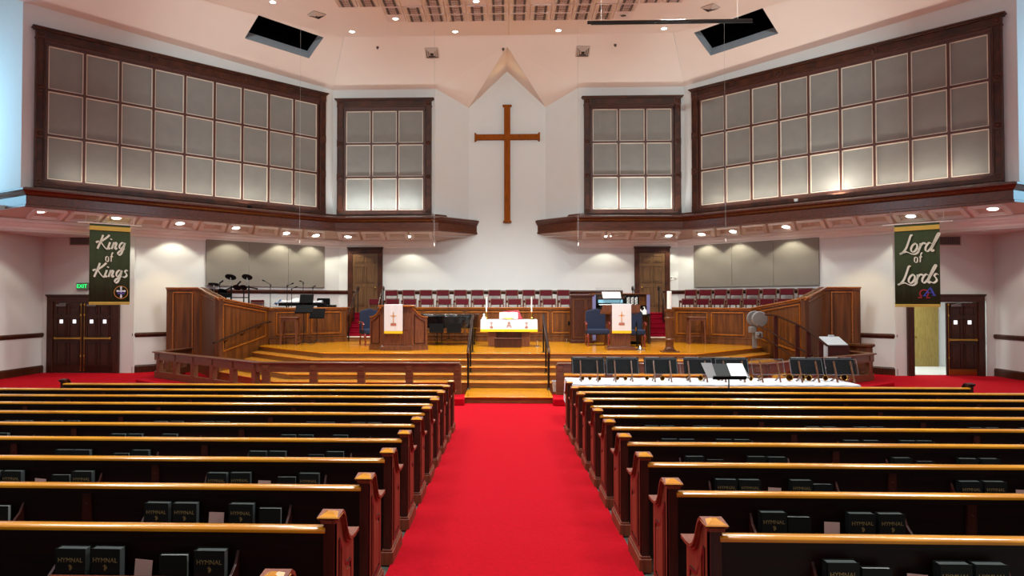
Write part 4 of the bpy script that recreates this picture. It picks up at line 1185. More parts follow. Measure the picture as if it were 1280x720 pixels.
mb = MB(); mb.box(-.2,.2,-.2,.2,0,.58); o = mb.build('small_side_table', 'black', loc=(xk0+.1,y,1.55)); tag(o, 'small dark stand under the light blue cloth', 'stand')
mb = MB(); mb.box(-.2,.2,-.1,.1,0,.66); p = DX(413.5,y); o = mb.build('monitor_speaker', 'black', loc=(p,y,1.55), bevel=.03); tag(o, 'low black monitor speaker at the end of the left choir wall', 'speaker')
# office chair
o = thing('swivel_chair', 'black swivel chair behind the keyboard', 'chair', (DX(404.5,26), 26.0, 1.6))
mb = MB(); mb.box(-.25,.25,-.05,.05,.50,.86); mb.build('backrest', 'black', o, bevel=.04, seg=4)
mb = MB(); mb.box(-.25,.25,-.5,-.05,.42,.5); mb.build('seat', 'black', o, bevel=.03, seg=3)
mb = MB(); mb.cyl((0,-.25,.05),(0,-.25,.42), .03, 8); mb.bar((0,.03,.42),(0,.06,.6),.05,.02,up=(1,0,0))
for k in range(5): a = 2*PI*k/5; mb.cyl((0,-.25,.08),(.28*math.cos(a),-.25+.28*math.sin(a),.05), .02, 6)
mb.build('base', 'blackmetal', o)

# ------------------------------------------------------------------ music stands
def music_stand(loc, hdesk, rz, label, w=.5, h=.32, tilt=20, legs=True):
    o = thing('music_stand', label, 'music stand', loc, rz, None)
    mb = MB()
    for k in range(3): a = 2*PI*k/3+.5; mb.tube([(0,0,.14),(.16*math.cos(a),.16*math.sin(a),.05),(.30*math.cos(a),.30*math.sin(a),.012)], .010, 6)
    mb.build('tripod_base', 'blackmetal', o)
    mb = MB(); mb.cyl((0,0,.06),(0,0,hdesk), .011, 8); mb.lathe([(.018,hdesk*.5),(.018,hdesk*.5+.06)], n=8); mb.build('pole', 'blackmetal', o)
    T = Matrix.Translation((0,-.02,hdesk)) @ Matrix.Rotation(R(-tilt), 4, 'X')
    mb = MB(); mb.m = T; mb.box(-w/2,w/2,-.004,.004,0,h); mb.box(-w/2,w/2,-.05,.004,-.006,.004); mb.box(-w/2,w/2,-.05,-.046,-.006,.012)
    mb.build('desk', 'black', o)
    mb = MB(); mb.m = T; mb.lathe([(.03,.004),(.03,.03),(.015,.04)], (0,0,h*.3), 10, 'y'); mb.build('desk_knob', 'grey', o)
    return o
p = atY(438, 0, 23.6)
g = atZ(379.5, 431, .9)
music_stand((g.x, g.y, .9), 1.05, R(5), 'black music stand, taller of the two in front of left choir wall', .58, .34, 40)
KIDS
g = atZ(396, 429.5, .9)
music_stand((g.x, g.y, .9), .86, R(-4), 'black music stand with broad desk, right of the wooden stool by left choir wall', .52, .36, 22)
g = atY(379, 372, 24.55); 
o = music_stand((g.x, 24.95, 1.55), 0.72, R(3), 'black music stand with its desk above the stage keyboard', .5, .34, 20)
# tall music / mic stand by the piano
g = atZ(561, 428, .9)
o = thing('microphone_stand', 'thin black stand with tripod feet in front of the grand piano', 'microphone stand', (g.x, g.y, .9))
mb = MB()
for k in range(3): a = 2*PI*k/3+.3; mb.cyl((0,0,.16),(.36*math.cos(a),.36*math.sin(a),.012), .010, 6)
mb.build('tripod_base', 'blackmetal', o)
mb = MB(); mb.cyl((0,0,.1),(0,0,1.32), .011, 8); mb.lathe([(.02,.9),(.02,.98)], n=8); mb.build('pole', 'blackmetal', o)
mb = MB(); mb.cyl((-.5,0,1.28),(.22,0,1.34), .009, 6); mb.build('boom', 'blackmetal', o)

# ------------------------------------------------------------------ stools
def stool(px, pyb, lab):
    g = atZ(px, pyb, .9); o = thing('wooden_stool', lab, 'stool', (g.x, g.y, .9), 0, 'tall wooden stools')
    H = .92; w = .30
    mb = MB(); mb.box(-w,w,-.22,.22,H-.035,H); mb.build('seat', 'pulpit', o, bevel=.01)
    for sx in (-1, 1):
        for sy in (-1, 1):
            mb = MB(); mb.bar((sx*(w-.04),sy*.18,0),(sx*(w-.06),sy*.16,H-.035), .05, .05, up=(0,1,0)); mb.build('leg', 'pulpit', o)
    mb = MB()
    mb.box(-w+.05,w-.05,-.185,.185,H-.13,H-.035)
    mb.build('apron', 'pulpit', o)
    mb = MB(); mb.box(-w+.05,w-.05,-.015,.015,.25,.29)
    for sx in (-1, 1): mb.box(sx*(w-.05)-.015,sx*(w-.05)+.015,-.16,.16,.2,.24)
    mb.build('stretchers', 'pulpit', o)
stool(362.5, 431, 'tall wooden stool standing before the left choir wall')
stool(870, 430, 'tall wooden stool standing before the right choir wall')

# ------------------------------------------------------------------ pulpit
def drape(parent_loc, w, z0, z1, y, lab, emblem=True):
    """white paraments hanging down a front: local x centred, z down"""
    o = thing('pulpit_scarf', lab, 'altar cloth', parent_loc)
    mb = MB(); n = 12; vs = []; fs = []
    for i in range(n+1):
        x = -w/2+w*i/n; yy = -.006+.004*math.sin(i*1.3)
        vs += [(x,yy,z0+.07),(x,yy-.0,z1)]
    vs2 = [(-w/2,.18,z1+.005),(w/2,.18,z1+.005)]
    for i in range(n): fs.append((2*i,2*i+2,2*i+3,2*i+1))
    mb.add(vs, fs); mb.add([(-w/2,-.006,z1),(w/2,-.006,z1)]+vs2, [(0,1,3,2)])
    mb.build('cloth', 'cloth', o, recalc=False, solid=.006)
    mb = MB(); mb.box(-w/2,w/2,-.014,-.002,z0,z0+.075); mb.build('yellow_band', 'yellow', o)
    mb = MB(); zc = (z0+z1)/2+.06; a = .1
    mb.box(-.010,.010,-.018,-.010,zc-.19,zc+.14); mb.box(-.09,.09,-.018,-.010,zc+.03,zc+.045)
    mb.prism([(0,zc+.08),(.035,zc+.037),(0,zc-.01),(-.035,zc+.037)], -.02, -.01, 'y'); mb.build('cross_embroidery', 'embroid', o)
    mb = MB(); mb.box(-.085,.085,-.018,-.010,zc-.25,zc-.20); mb.box(-.07,.07,-.018,-.010,zc-.20,zc-.18)
    for k in range(5): mb.box(-.07+k*.033,-.055+k*.033,-.02,-.012,zc-.24,zc-.17)
    mb.build('base_embroidery', 'rose', o)
    return o
g = atZ(495, 438.5, .9)
pc = (g.x, g.y+.1, .9)
o = thing('pulpit', 'wooden pulpit with curved side wings, standing left of the steps', 'pulpit', pc)
bw = .44
mb = MB(); mb.prism([(-bw,0),(bw,0),(bw*.9,.55),(-bw*.9,.55)], .1, 1.30, 'z'); mb.build('body', 'pulpit', o, bevel=.01, seg=1)
mb = MB(); mb.prism([(-bw-.03,-.03),(bw+.03,-.03),(bw,.58),(-bw,.58)], 0, .12, 'z'); mb.prism([(-bw-.015,-.015),(bw+.015,-.015),(bw,.56),(-bw,.56)], .12, .15, 'z'); mb.build('plinth', 'pulpit', o, bevel=.008, seg=1)
mb = MB(); mb.hexa([(-bw-.1,-.1,1.28),(bw+.1,-.1,1.28),(bw+.05,.6,1.24),(-bw-.05,.6,1.24),(-bw-.1,-.1,1.33),(bw+.1,-.1,1.33),(bw+.05,.6,1.28),(-bw-.05,.6,1.28)]); mb.build('desk_top', 'capwood', o, bevel=.01)
mb = MB()
for (x0,x1,a,b) in ((-.36,.36,.2,.62),):
    mb.bar((x0,-.008,a),(x1,-.008,a),.025,.02,up=(0,1,0)); mb.bar((x0,-.008,b),(x1,-.008,b),.025,.02,up=(0,1,0)); mb.bar((x0,-.008,a),(x0,-.008,b),.025,.02,up=(0,1,0)); mb.bar((x1,-.008,a),(x1,-.008,b),.025,.02,up=(0,1,0))
mb.build('front_moulding', 'pulpit', o)
for s in (-1, 1):
    T = Matrix.Translation((s*bw, .0, 0)) @ Matrix.Rotation(s*R(42) if s > 0 else R(180-42), 4, 'Z')
    L = .56
    top = [(0,1.22),(.06,1.20),(.14,1.14),(.22,1.06),(.32,1.00),(.42,.97),(L,.965)]
    mb = MB(); mb.m = T; mb.prism([(0,.0),(L,.0)]+top[::-1], 0 if s > 0 else -.06, .06 if s > 0 else 0, 'y'); wg = mb.build('wing', 'pulpit', o)
    mb = MB(); mb.m = T
    for i in range(len(top)-1): mb.bar((top[i][0],.03*s,top[i][1]+.01),(top[i+1][0]+.01,.03*s,top[i+1][1]+.01), .10, .03)
    mb.build('wing_cap', 'capwood', o)
    yf = -.006 if s > 0 else .006
    mb = MB(); mb.m = T; ins = [(.10,.2),(.46,.2),(.46,.84),(.36,.87),(.24,.93),(.16,1.01),(.10,1.05)]
    for i in range(len(ins)): u, v = ins[i], ins[(i+1) % len(ins)]; mb.bar((u[0],yf,u[1]),(v[0],yf,v[1]),.025,.02,up=(0,1,0))
    mb.build('wing_moulding', 'pewpost', o)
    mb = MB(); mb.m = T; mb.box(-.0,L+.02,-.02 if s > 0 else -.08,.08 if s > 0 else .02,0,.12); mb.build('wing_plinth', 'pulpit', o)
mb = MB(); mb.tube([(-.05,.2,1.3),(-.06,.1,1.42),(-.02,-.0,1.5)], .008, 6); mb.cyl((-.02,0,1.5),(.0,-.03,1.52), .015, 8); mb.build('gooseneck_microphone', 'blackmetal', o)
q0 = atY(481, 437, pc[1]).x; q1 = atY(504, 437, pc[1]).x
drape(((q0+q1)/2, pc[1]-.115, .9), q1-q0, .50, 1.34, 0, 'white scarf with gold cross hanging on the pulpit front')

# ------------------------------------------------------------------ blue armchairs
def armchair(px, pyb, rz, lab, sc=1):
    g = atZ(px, pyb, .9); o = thing('armchair', lab, 'armchair', (g.x, g.y+.25, .9), rz, 'navy upholstered pulpit chairs')
    prof = []
    W = .33
    pts = [(-W,.40),(-W,1.05),(-W+.04,1.13),(-.15,1.16),(0,1.20),(.15,1.16),(W-.04,1.13),(W,1.05),(W,.40)]
    mb = MB(); mb.prism(pts, .22, .34, 'y'); mb.build('backrest', 'navy', o, bevel=.035, seg=4)
    mb = MB(); mb.box(-.36,.36,-.34,.24,.36,.54); mb.build('seat', 'navy', o, bevel=.05, seg=4)
    for s in (-1, 1):
        mb = MB(); mb.tube([(s*.37,.24,.74),(s*.38,0,.76),(s*.38,-.22,.74),(s*.37,-.28,.68)], .03, 8); mb.tube([(s*.37,-.16,.74),(s*.36,-.12,.6),(s*.36,-.14,.50)], .024, 8); mb.build('arm', 'redwood', o, smooth=True)
        mb = MB(); mb.tube([(s*.32,-.28,.40),(s*.345,-.34,.30),(s*.32,-.30,.15),(s*.33,-.33,.02)], .042, 10, .022); mb.lathe([(0,0),(.035,.0),(.035,.03),(0,.04)], (s*.33,-.33,0), 10); mb.build('leg', 'redwood', o, smooth=True)
        mb = MB(); mb.cyl((s*.31,.24,.36),(s*.31,.30,0), .028, 8); mb.build('leg', 'redwood', o)
    return o
armchair(747.5, 432.5, R(2), 'navy upholstered armchair with cherry legs, left of the small lectern')
armchair(793, 433.6, R(-4), 'navy upholstered armchair half hidden behind the small lectern')
armchair(463, 432, R(30), 'navy upholstered armchair half hidden behind the pulpit')

# ------------------------------------------------------------------ grand piano
g = atZ(555, 427, .9)
x0 = atY(517, 400, 22.8).x; x1 = atY(598, 400, 22.8).x; cxp = (x0+x1)/2; w = (x1-x0)/2
o = thing('grand_piano', 'black grand piano behind the pulpit, seen end on', 'piano', (cxp, 22.6, .9))
mb = MB(); pts = [(-w,-.2),(-w,1.3),(w,1.3),(w,.3),(w*.85,-.1),(w*.4,-.35),(0,-.3),(-w*.6,-.32)]
mb.prism(pts, .55, .98, 'z'); mb.build('case', 'gloss_black', o, bevel=.02)
mb = MB(); mb.prism([(a*1.02, b*1.02) for a, b in pts], .98, 1.02, 'z'); mb.build('lid', 'gloss_black', o, bevel=.01)
for (x, y) in ((-w*.8,0),(w*.8,.9),(-w*.8,1.1),(w*.85,.35)):
    mb = MB(); mb.lathe([(.05,0),(.04,.05),(.05,.1),(.075,.35),(.09,.55)], (x,y,0), 10); mb.build('leg', 'gloss_black', o, smooth=True)
mb = MB(); mb.box(-w*.45,-w*.02,-.42,-.38,.42,.72); mb.box(w*.08,w*.5,-.42,-.38,.42,.72); mb.build('cover_flaps', 'black', o)
mb = MB(); mb.tube([(-.3,.2,.02),(-.3,.2,.55)], .02, 6); mb.tube([(-.15,.2,.02),(-.15,.2,.55)], .02, 6); mb.box(-.35,-.1,.15,.25,.02,.08); mb.build('pedal_lyre', 'gloss_black', o)

# ------------------------------------------------------------------ altar
g = atZ(636, 434, .9)
ya = g.y+.15
tx0, tx1 = atY(601,410,ya).x, atY(671.5,410,ya).x; cxa = (tx0+tx1)/2; w = (tx1-tx0)/2
zt = atY(636, 400, ya).z-.9; zbh = atY(636, 414.6, ya).z-.9
o = thing('communion_table', 'dark wooden communion table under the white cloth at platform centre', 'table', (cxa, ya, .9))
mb = MB(); mb.box(-w+.03,w-.03,-.0,.62,zt-.06,zt); mb.build('tabletop', 'pulpit', o)
mb = MB(); mb.box(-w*.74,-w*.45,.06,.56,0,zt-.06); mb.box(w*.45,w*.74,.06,.56,0,zt-.06); mb.build('pedestals', 'pulpit', o, bevel=.01)
mb = MB(); mb.box(-w*.45,w*.45,.25,.35,.25,.55); mb.build('stretcher', 'pulpit', o)
o = thing('altar_cloth', 'white altar cloth with yellow hem and small crosses on the communion table', 'altar cloth', (cxa, ya, .9))
mb = MB(); vs = []; n = 24
for i in range(n+1):
    t = i/n; x = -w+2*w*t
    vs += [(x,.66,zt+.006),(x,-.03,zt+.006),(x*1.01,-.04-.004*math.sin(i*1.1),zbh+.075)]
fs = []
for i in range(n):
    for j in range(2): fs.append((i*3+j,(i+1)*3+j,(i+1)*3+j+1,i*3+j+1))
mb.add(vs, fs)
for s in (-1, 1): mb.add([(s*w,.66,zt+.006),(s*w,-.03,zt+.006),(s*w*1.01,-.04,zbh+.075),(s*w*1.01,.66,zbh+.075)], [(0,1,2,3)])
mb.build('cloth', 'cloth', o, recalc=False, solid=.006)
mb = MB(); mb.box(-w*1.012,w*1.012,-.052,-.036,zbh,zbh+.078); mb.build('yellow_hem', 'yellow', o)
for dx in (-w*.62, w*.62):
    mb = MB(); z = (zt+zbh)/2+.06
    mb.box(dx-.006,dx+.006,-.058,-.046,z-.08,z+.08); mb.box(dx-.055,dx+.055,-.058,-.046,z+.03,z+.042); mb.box(dx-.05,dx+.05,-.058,-.046,z-.12,z-.09); mb.box(dx-.04,dx+.04,-.058,-.046,z-.085,z-.075)
    mb.build('cross_embroidery', 'rose', o)
mb = MB(); z = (zt+zbh)/2+.06
mb.prism([(-.055,z+.02),(.055,z+.02),(0,z+.08)], -.058, -.046, 'y')
for r0, r1 in ((.05,.065),(.08,.09)):
    n = 10
    for i in range(n):
        a0, a1 = PI*i/n, PI*(i+1)/n
        mb.add([(r0*math.cos(a0),-.056,z-.12+r0*1.2*math.sin(a0)),(r1*math.cos(a0),-.056,z-.12+r1*1.2*math.sin(a0)),(r1*math.cos(a1),-.056,z-.12+r1*1.2*math.sin(a1)),(r0*math.cos(a1),-.056,z-.12+r0*1.2*math.sin(a1))], [(0,1,2,3)])
mb.build('centre_embroidery', 'rose', o, recalc=False)
# bible on stand
o = thing('bible_stand', 'red cloth covered book stand at the middle of the altar', 'book stand', (cxa+.02, ya+.30, .9+zt+.012))
mb = MB(); mb.hexa([(-.2,-.1,0),(.42,-.1,0),(.42,.2,0),(-.2,.2,0),(-.2,.08,.26),(.3,.08,.30),(.3,.16,.30),(-.2,.16,.26)]); mb.build('cushion', 'red', o, bevel=.02)
o = thing('open_bible', 'large open book with white pages resting on the altar stand', 'book', (cxa-.01, ya+.12, .9+zt+.03))
mb = MB(); n = 8
T = Matrix.Rotation(R(-50), 4, 'X')
for s in (-1, 1):
    mb.m = T
    vs = []; fs = []
    for i in range(n+1):
        t = i/n; x = s*.29*t; h = .03*math.sin(PI*min(1,t*1.1))**.6 if t < .9 else .012
        vs += [(x,-.0,.0+0),(x,-.0-h,0)]
    # simple curved page block
    for i in range(n):
        xa_, xb_ = s*.29*i/n, s*.29*(i+1)/n; ha = .012+.035*math.sin(PI*(i/n)**.7*.9); hb = .012+.035*math.sin(PI*((i+1)/n)**.7*.9)
        mb.hexa([(xa_,0,0),(xb_,0,0),(xb_,-hb,0),(xa_,-ha,0),(xa_,0,.28),(xb_,0,.28),(xb_,-hb,.28),(xa_,-ha,.28)])
mb.build('pages', 'paper', o)
mb = MB(); mb.m = T; mb.box(-.30,.30,0,.012,-.01,.29); mb.build('cover', 'red', o)
mb = MB(); mb.m = T; mb.prism([(-.2,.0),(.2,.0),(.06,-.05),(.05,-.07),(-.05,-.06)], -.055, -.045, 'y'); mb.build('ribbon', 'yellow', o)
# candles
for s, px in ((-1, 608), (1, 664.5)):
    x = atY(px, 395, ya+.25).x
    o = thing('altar_candlestick', 'white candle in a %s holder on the %s end of the altar' % ('pale gold' , 'left' if s < 0 else 'right'), 'candle', (x, ya+.25, .9+zt+.012), 0, 'altar candles')
    zc = atY(636, 371, ya+.25).z-.9-zt
    mb = MB(); mb.lathe([(.09,0),(.09,.015),(.05,.03),(.025,.07),(.035,.12),(.018,.16),(.03,.22),(.035,.24)], n=16); mb.build('candlestick', 'brass', o, smooth=True)
    mb = MB(); mb.cyl((0,0,.235),(0,0,zc-.02), .02, 12); mb.build('candle', 'wax', o)
    mb = MB(); mb.cyl((0,0,zc-.02),(0,0,zc), .022, 10, .008); mb.build('follower', 'brass', o)
x = atY(605, 395, ya+.1).x
o = thing('small_bell_cup', 'small pale vase beside the left altar candle', 'vase', (x, ya+.08, .9+zt+.012))
mb = MB(); mb.lathe([(.06,0),(.075,.03),(.04,.08),(.025,.13),(.035,.16),(.0,.2)], n=14); mb.build('body', 'wax', o, smooth=True)
# low box
g = atZ(635, 434.3, .9)
o = thing('wooden_box', 'low reddish wooden box standing in front of the communion table', 'box', (atY(635,430,g.y).x, g.y, .9))
mb = MB(); mb.box(-.42,.42,-.12,.1,0,.27); mb.build('body', 'door', o, bevel=.01); mb = MB(); mb.box(-.44,.44,-.14,.12,.27,.295); mb.build('lid', 'ledge', o, bevel=.006)
# floor microphones / uplights
def floorlamp(px, py, lab, s=1):
    g = atZ(px, py, .9); o = thing('floor_spotlight', lab, 'spotlight', (g.x, g.y, .9), 0, 'small chrome floor units')
    mb = MB(); mb.lathe([(0,0),(.11*s,0),(.11*s,.02),(.03*s,.035),(0,.035)], n=18); mb.build('base', 'chrome', o, smooth=True)
    mb = MB(); mb.lathe([(.02*s,.03),(.03*s,.1*s),(.035*s,.16*s),(0,.18*s)], n=14); mb.build('body', 'chrome', o, smooth=True)
floorlamp(671.5, 433.5, 'small chrome unit on the platform right of the communion table', 1.1)
floorlamp(708.5, 427.5, 'small dark metal unit on the platform before the right choir panels', .7)

# ------------------------------------------------------------------ lectern
g = atZ(777.5, 438, .9)
pc = (g.x, g.y+.1, .9)
o = thing('lectern', 'small dark wooden lectern in front of the organ', 'lectern', pc)
mb = MB(); mb.box(-.27,.27,.02,.4,.08,1.15); mb.build('body', 'pulpit', o, bevel=.008, seg=1)
mb = MB(); mb.box(-.42,.42,-.08,.5,0,.08); mb.box(-.34,.34,-.03,.45,.08,.11); mb.build('plinth', 'pulpit', o, bevel=.008)
mb = MB(); mb.hexa([(-.55,-.06,1.12),(.55,-.06,1.12),(.55,.5,1.05),(-.55,.5,1.05),(-.55,-.06,1.34),(.55,-.06,1.34),(.55,.5,1.12),(-.55,.5,1.12)]); mb.build('desk_top', 'pulpit', o, bevel=.01)
mb = MB(); mb.tube([(-.05,.2,1.25),(.0,.1,1.5),(.08,0,1.58)], .008, 6); mb.cyl((.08,0,1.58),(.13,-.03,1.58), .018, 8); mb.build('gooseneck_microphone', 'blackmetal', o)
q0 = atY(764.5, 400, pc[1]).x; q1 = atY(788.5, 400, pc[1]).x
drape(((q0+q1)/2, pc[1]-.075, .9), q1-q0, .50, 1.355, 0, 'white scarf with gold cross hanging on the small lectern')
# crooked cable / chrome stand by lectern
g = atZ(800, 437.5, .9)
o = thing('processional_stand', 'slim black stand with chrome base, right of the lectern', 'stand', (g.x, g.y, .9))
mb = MB(); mb.lathe([(0,0),(.17,0),(.17,.015),(.08,.04),(.04,.1),(.02,.13),(0,.13)], n=20); mb.build('base', 'chrome', o, smooth=True)
mb = MB(); mb.tube([(-.08,0,.1),(-.1,0,.7),(-.1,0,.83)], .02, 8); mb.build('pole', 'black', o)
mb = MB(); mb.cyl((-.12,0,.55),(-.12,0,.68), .028, 8); mb.build('collar', 'brass', o)

# paschal candle
g = atZ(837, 440, .9)
o = thing('candle_stand', 'tall carved wooden candle stand with thick white candle, right of the lectern', 'candle stand', (g.x, g.y, .9))
ht = atY(837, 386, g.y).z-.9; hc = atY(837, 364, g.y).z-.9
mb = MB(); mb.box(-.24,.24,-.2,.2,0,.035); mb.prism([(-.17,.035),(.17,.035),(.1,.1),(-.1,.1)], -.12, .12, 'y'); mb.build('base', 'panelwood', o, bevel=.006)
mb = MB(); mb.lathe([(.14,.1),(.115,.15),(.115,.3),(.145,.33),(.145,.36),(.11,.39),(.12,.9),(.145,.93),(.145,.97),(.11,1.0),(.115,ht-.08),(.15,ht-.04),(.15,ht)], n=8); mb.build('column', 'panelwood', o)
mb = MB(); mb.lathe([(.065,ht),(.065,hc-.01),(.055,hc),(0,hc-.01)], n=18); mb.build('candle', 'wax', o, smooth=True)

# ------------------------------------------------------------------ organ
y = 23.7
ox0, ox1 = atY(741,400,y).x, atY(812,400,y).x; ocx = (ox0+ox1)/2; w = (ox1-ox0)/2
Z = lambda py: atY(775, py, y).z-.9
o = thing('organ_console', 'large organ console with keyboards, lit screen and stop knobs behind the lectern', 'organ', (ocx, y, .9))
mb = MB(); mb.box(-w,w,.45,.9,0,Z(368)); mb.box(-w,-w+.05,.0,.9,0,Z(368)); mb.box(w-.05,w,.0,.9,0,Z(368)); mb.box(-w-.02,w+.02,.35,.93,Z(368),Z(366.5)); mb.build('case', 'panelwood', o, bevel=.008, seg=1)
mb = MB(); mb.box(-w-.012,-w+.1,-.02,.01,.1,Z(368.5)); mb.build('cheek', 'lav', o); mb = MB(); mb.box(w-.1,w+.012,-.02,.01,Z(392),Z(368.5)); mb.build('cheek', 'lav', o)
mb = MB(); mb.box(-w+.1,w-.1,.0,.5,Z(384),Z(382)); mb.box(-w+.1,w-.1,.0,.06,Z(386),Z(382)); mb.build('key_desk', 'black', o)
X = lambda px: atY(px, 380, y).x-ocx
for i in range(3):
    mb = MB(); z = Z(384.5)+i*.045
    mb.box(X(750),X(781),-.0+.1*i,.12+.1*i,z,z+.025)
    k = mb.build('manual', 'paper', o)
    mb = MB()
    nk = 26
    for j in range(nk):
        if j % 7 in (2, 6): continue
        x = X(750)+(X(781)-X(750))*(j+.9)/nk; mb.box(x-.008,x+.008,.04+.1*i,.12+.1*i,z+.025,z+.035)
    mb.build('black_keys', 'gloss_black', k)
mb = MB(); mb.box(X(749.5),X(780.5),.34,.36,Z(378.6),Z(374.6)); mb.build('lit_tab_row', 'screen', o)
mb = MB(); mb.box(X(783),X(800.5),.30,.36,Z(382),Z(370)); mb.box(X(745),X(749),.30,.36,Z(382),Z(370)); mb.box(X(749),X(783),.36,.42,Z(384),Z(373.5)); mb.build('stop_jambs', 'black', o)
mb = MB()
for i in range(3):
    for j in range(2):
        for k in range(5):
            x = X(786+i*5+j*1.9); z = Z(380.3)+k*.052+(.02 if j else 0); mb.lathe([(.008,.27),(.008,.3),],(x,0,z),6,'y'); mb.lathe([(0,.245),(.019,.25),(.019,.27),(.008,.275)], (x,0,z), 10, 'y')
mb.build('stop_knobs', 'wax', o, smooth=True)
mb = MB(); T = Matrix.Translation((X(762.5),.22,Z(373.5))) @ Matrix.Rotation(R(-12), 4, 'X'); mb.m = T; mb.box(-.45,.45,-.004,.004,0,.40); mb.build('music_rack', 'acrylic', o)
mb = MB(); mb.m = Matrix.Translation((X(766),.20,Z(373))) @ Matrix.Rotation(R(-12), 4, 'X'); mb.prism([(-.30,0),(.32,0),(.29,.23),(-.34,.23)], -.012, -.006, 'y'); s_ = mb.build('sheet_music', 'paper'); s_.location = (ocx, y, .9); tag(s_, 'white sheet music propped on the organ rack', 'sheet music')
mb = MB(); mb.box(-.55,.75,-.3,.0,.0,.05); 
for k in range(18): mb.box(-.5+k*.068,-.48+k*.068,-.5,.0,.05,.08)
mb.build('pedalboard', 'black', o)
mb = MB(); mb.box(-.6,.6,-.55,-.25,.42,.46); mb.box(-.6,-.55,-.55,-.25,0,.42); mb.box(.55,.6,-.55,-.25,0,.42); bn = mb.build('organ_bench', 'pulpit', loc=(ocx,y-.15,.9), bevel=.006); tag(bn, 'dark wooden organ bench between lectern and organ', 'bench')
# side shelf and bottle
g = atY(805.5, 393, y-.3)
o = thing('side_table', 'small dark side table at the right end of the organ', 'side table', (g.x, y-.3, .9)); h = g.z-.9
mb = MB(); mb.box(-.26,.2,-.15,.15,h-.04,h); mb.build('tabletop', 'black', o)
for sx in (-.22,.16):
    for sy in (-.12,.12): mb = MB(); mb.box(sx-.015,sx+.015,sy-.015,sy+.015,0,h-.04); mb.build('leg', 'blackmetal', o)
o = thing('pump_bottle', 'white pump bottle on the small table right of the organ', 'bottle', (g.x+.0, y-.34, .9+h))
mb = MB(); mb.lathe([(.07,0),(.07,.13),(.03,.16),(.018,.18),(.018,.21),(0,.21)], n=14); mb.build('bottle', 'wax', o, smooth=True)
mb = MB(); mb.cyl((0,0,.2),(0,0,.25), .008, 6); mb.cyl((.01,0,.25),(-.05,0,.245), .01, 6); mb.build('pump', 'wax', o)
o = thing('tissue_box', 'small white tissue box beside the pump bottle', 'box', (g.x-.13, y-.30, .9+h))
mb = MB(); mb.box(-.05,.05,-.05,.05,0,.12); mb.build('box', 'cloth', o, bevel=.005); mb = MB(); mb.prism([(-.03,.12),(.03,.12),(.015,.17),(-.02,.16)], -.01, .01, 'y'); mb.build('tissue', 'paper', o)
# cabinets left of organ
o = thing('wooden_cabinet', 'tall dark wooden cabinet standing left of the organ', 'cabinet', (atY(728,400,23.7).x, 23.7, .9))
w = (atY(742.5,400,23.7).x-atY(715,400,23.7).x)/2; h = atY(728,368.3,23.7).z-.9
mb = MB(); mb.box(-w,w,0,.5,.08,h-.06); mb.build('body', 'door', o); mb = MB(); mb.box(-w-.02,w+.02,-.02,.52,0,.1); mb.build('plinth', 'door', o, bevel=.006)
mb = MB(); mb.box(-w-.03,w+.03,-.03,.53,h-.06,h); mb.build('top', 'door', o, bevel=.008)
mb = MB()
for (a, b, c, d) in ((-w+.07,w*.25,.2,h-.16),(w*.4,w-.05,.2,h-.16)):
    mb.bar((a,-.008,c),(b,-.008,c),.02,.02,up=(0,1,0)); mb.bar((a,-.008,d),(b,-.008,d),.02,.02,up=(0,1,0)); mb.bar((a,-.008,c),(a,-.008,d),.02,.02,up=(0,1,0)); mb.bar((b,-.008,c),(b,-.008,d),.02,.02,up=(0,1,0))
mb.build('door_moulding', 'panelwood', o)

# outlet plates on choir walls
for (a, b, lab) in ((711.5,404,'black outlet plate on choir panel left of the organ cabinet'),(909,406,'black outlet plate on the choir panel right of the stool')):
    q = atY(a, b, YW-.012); mb = MB(); mb.box(-.045,.045,-.012,.0,-.07,.07); mb.box(-.02,.02,-.018,-.012,.01,.05); mb.box(-.02,.02,-.018,-.012,-.05,-.01)
    o = mb.build('outlet_plate', 'black', loc=tuple(q), bevel=.004); tag(o, lab, 'outlet')

# ------------------------------------------------------------------ stair lift and railing (right)
def P3(px, py, x):  # point at pixel on plane X=x
    d = ray(px, py); return CAM + d*((x-CAM.x)/d.x)
xr_ = 7.95
o = thing('lift_railing', 'dark metal double railing sloping down in front of the right ramp wall', 'railing', (xr_, 20.5, .6))
T = Matrix.Translation((-xr_,-20.5,-.6))
top = [atY(957,393.5,21.0), atY(970,394.5,20.6), atY(997,406,19.6), atY(1010,413.5,19.2), atY(1034,432,18.5)]
mb = MB(); mb.m = T; mb.tube([tuple(p) for p in top], .03, 8); mb.build('top_rail', 'bronze', o, smooth=True)
mid = [atY(948,407,21.1), atY(960,413,20.8), atY(997,435,19.6), atY(1015,444,19.1)]
mb = MB(); mb.m = T; mb.tube([tuple(p) for p in mid], .026, 8); mb.build('middle_rail', 'bronze', o, smooth=True)
low = [atY(948,420,21.1), atY(970,431,20.5), atY(992,447,19.7)]
mb = MB(); mb.m = T; mb.tube([tuple(p) for p in low], .02, 8); mb.build('lower_rail', 'bronze', o, smooth=True)
for (a, b, yy, zb) in ((969.5,395,20.6,.74),(996.5,406,19.6,.44),(1010.5,414,19.2,.14),(1026,426,18.75,.14)):
    p = atY(a, b, yy); mb = MB(); mb.m = T; mb.box(p.x-.06,p.x+.06,p.y-.03,p.y+.03,zb-.14,p.z); mb.build('post', 'pewpost', o, bevel=.006, seg=1)
q = atY(946.5, 399, 21.4)
o = thing('stair_lift', 'grey round-headed lift unit folded at the upper end of the sloping railing', 'stair lift', (q.x, q.y, .9)); hz = q.z-.9
mb = MB(); mb.lathe([(0,-.12),(.22,-.11),(.245,-.08),(.245,-.02),(.22,.0),(0,.0)], (.03,-.06,hz), 28, 'y'); mb.build('round_seat', 'grey', o, smooth=True)
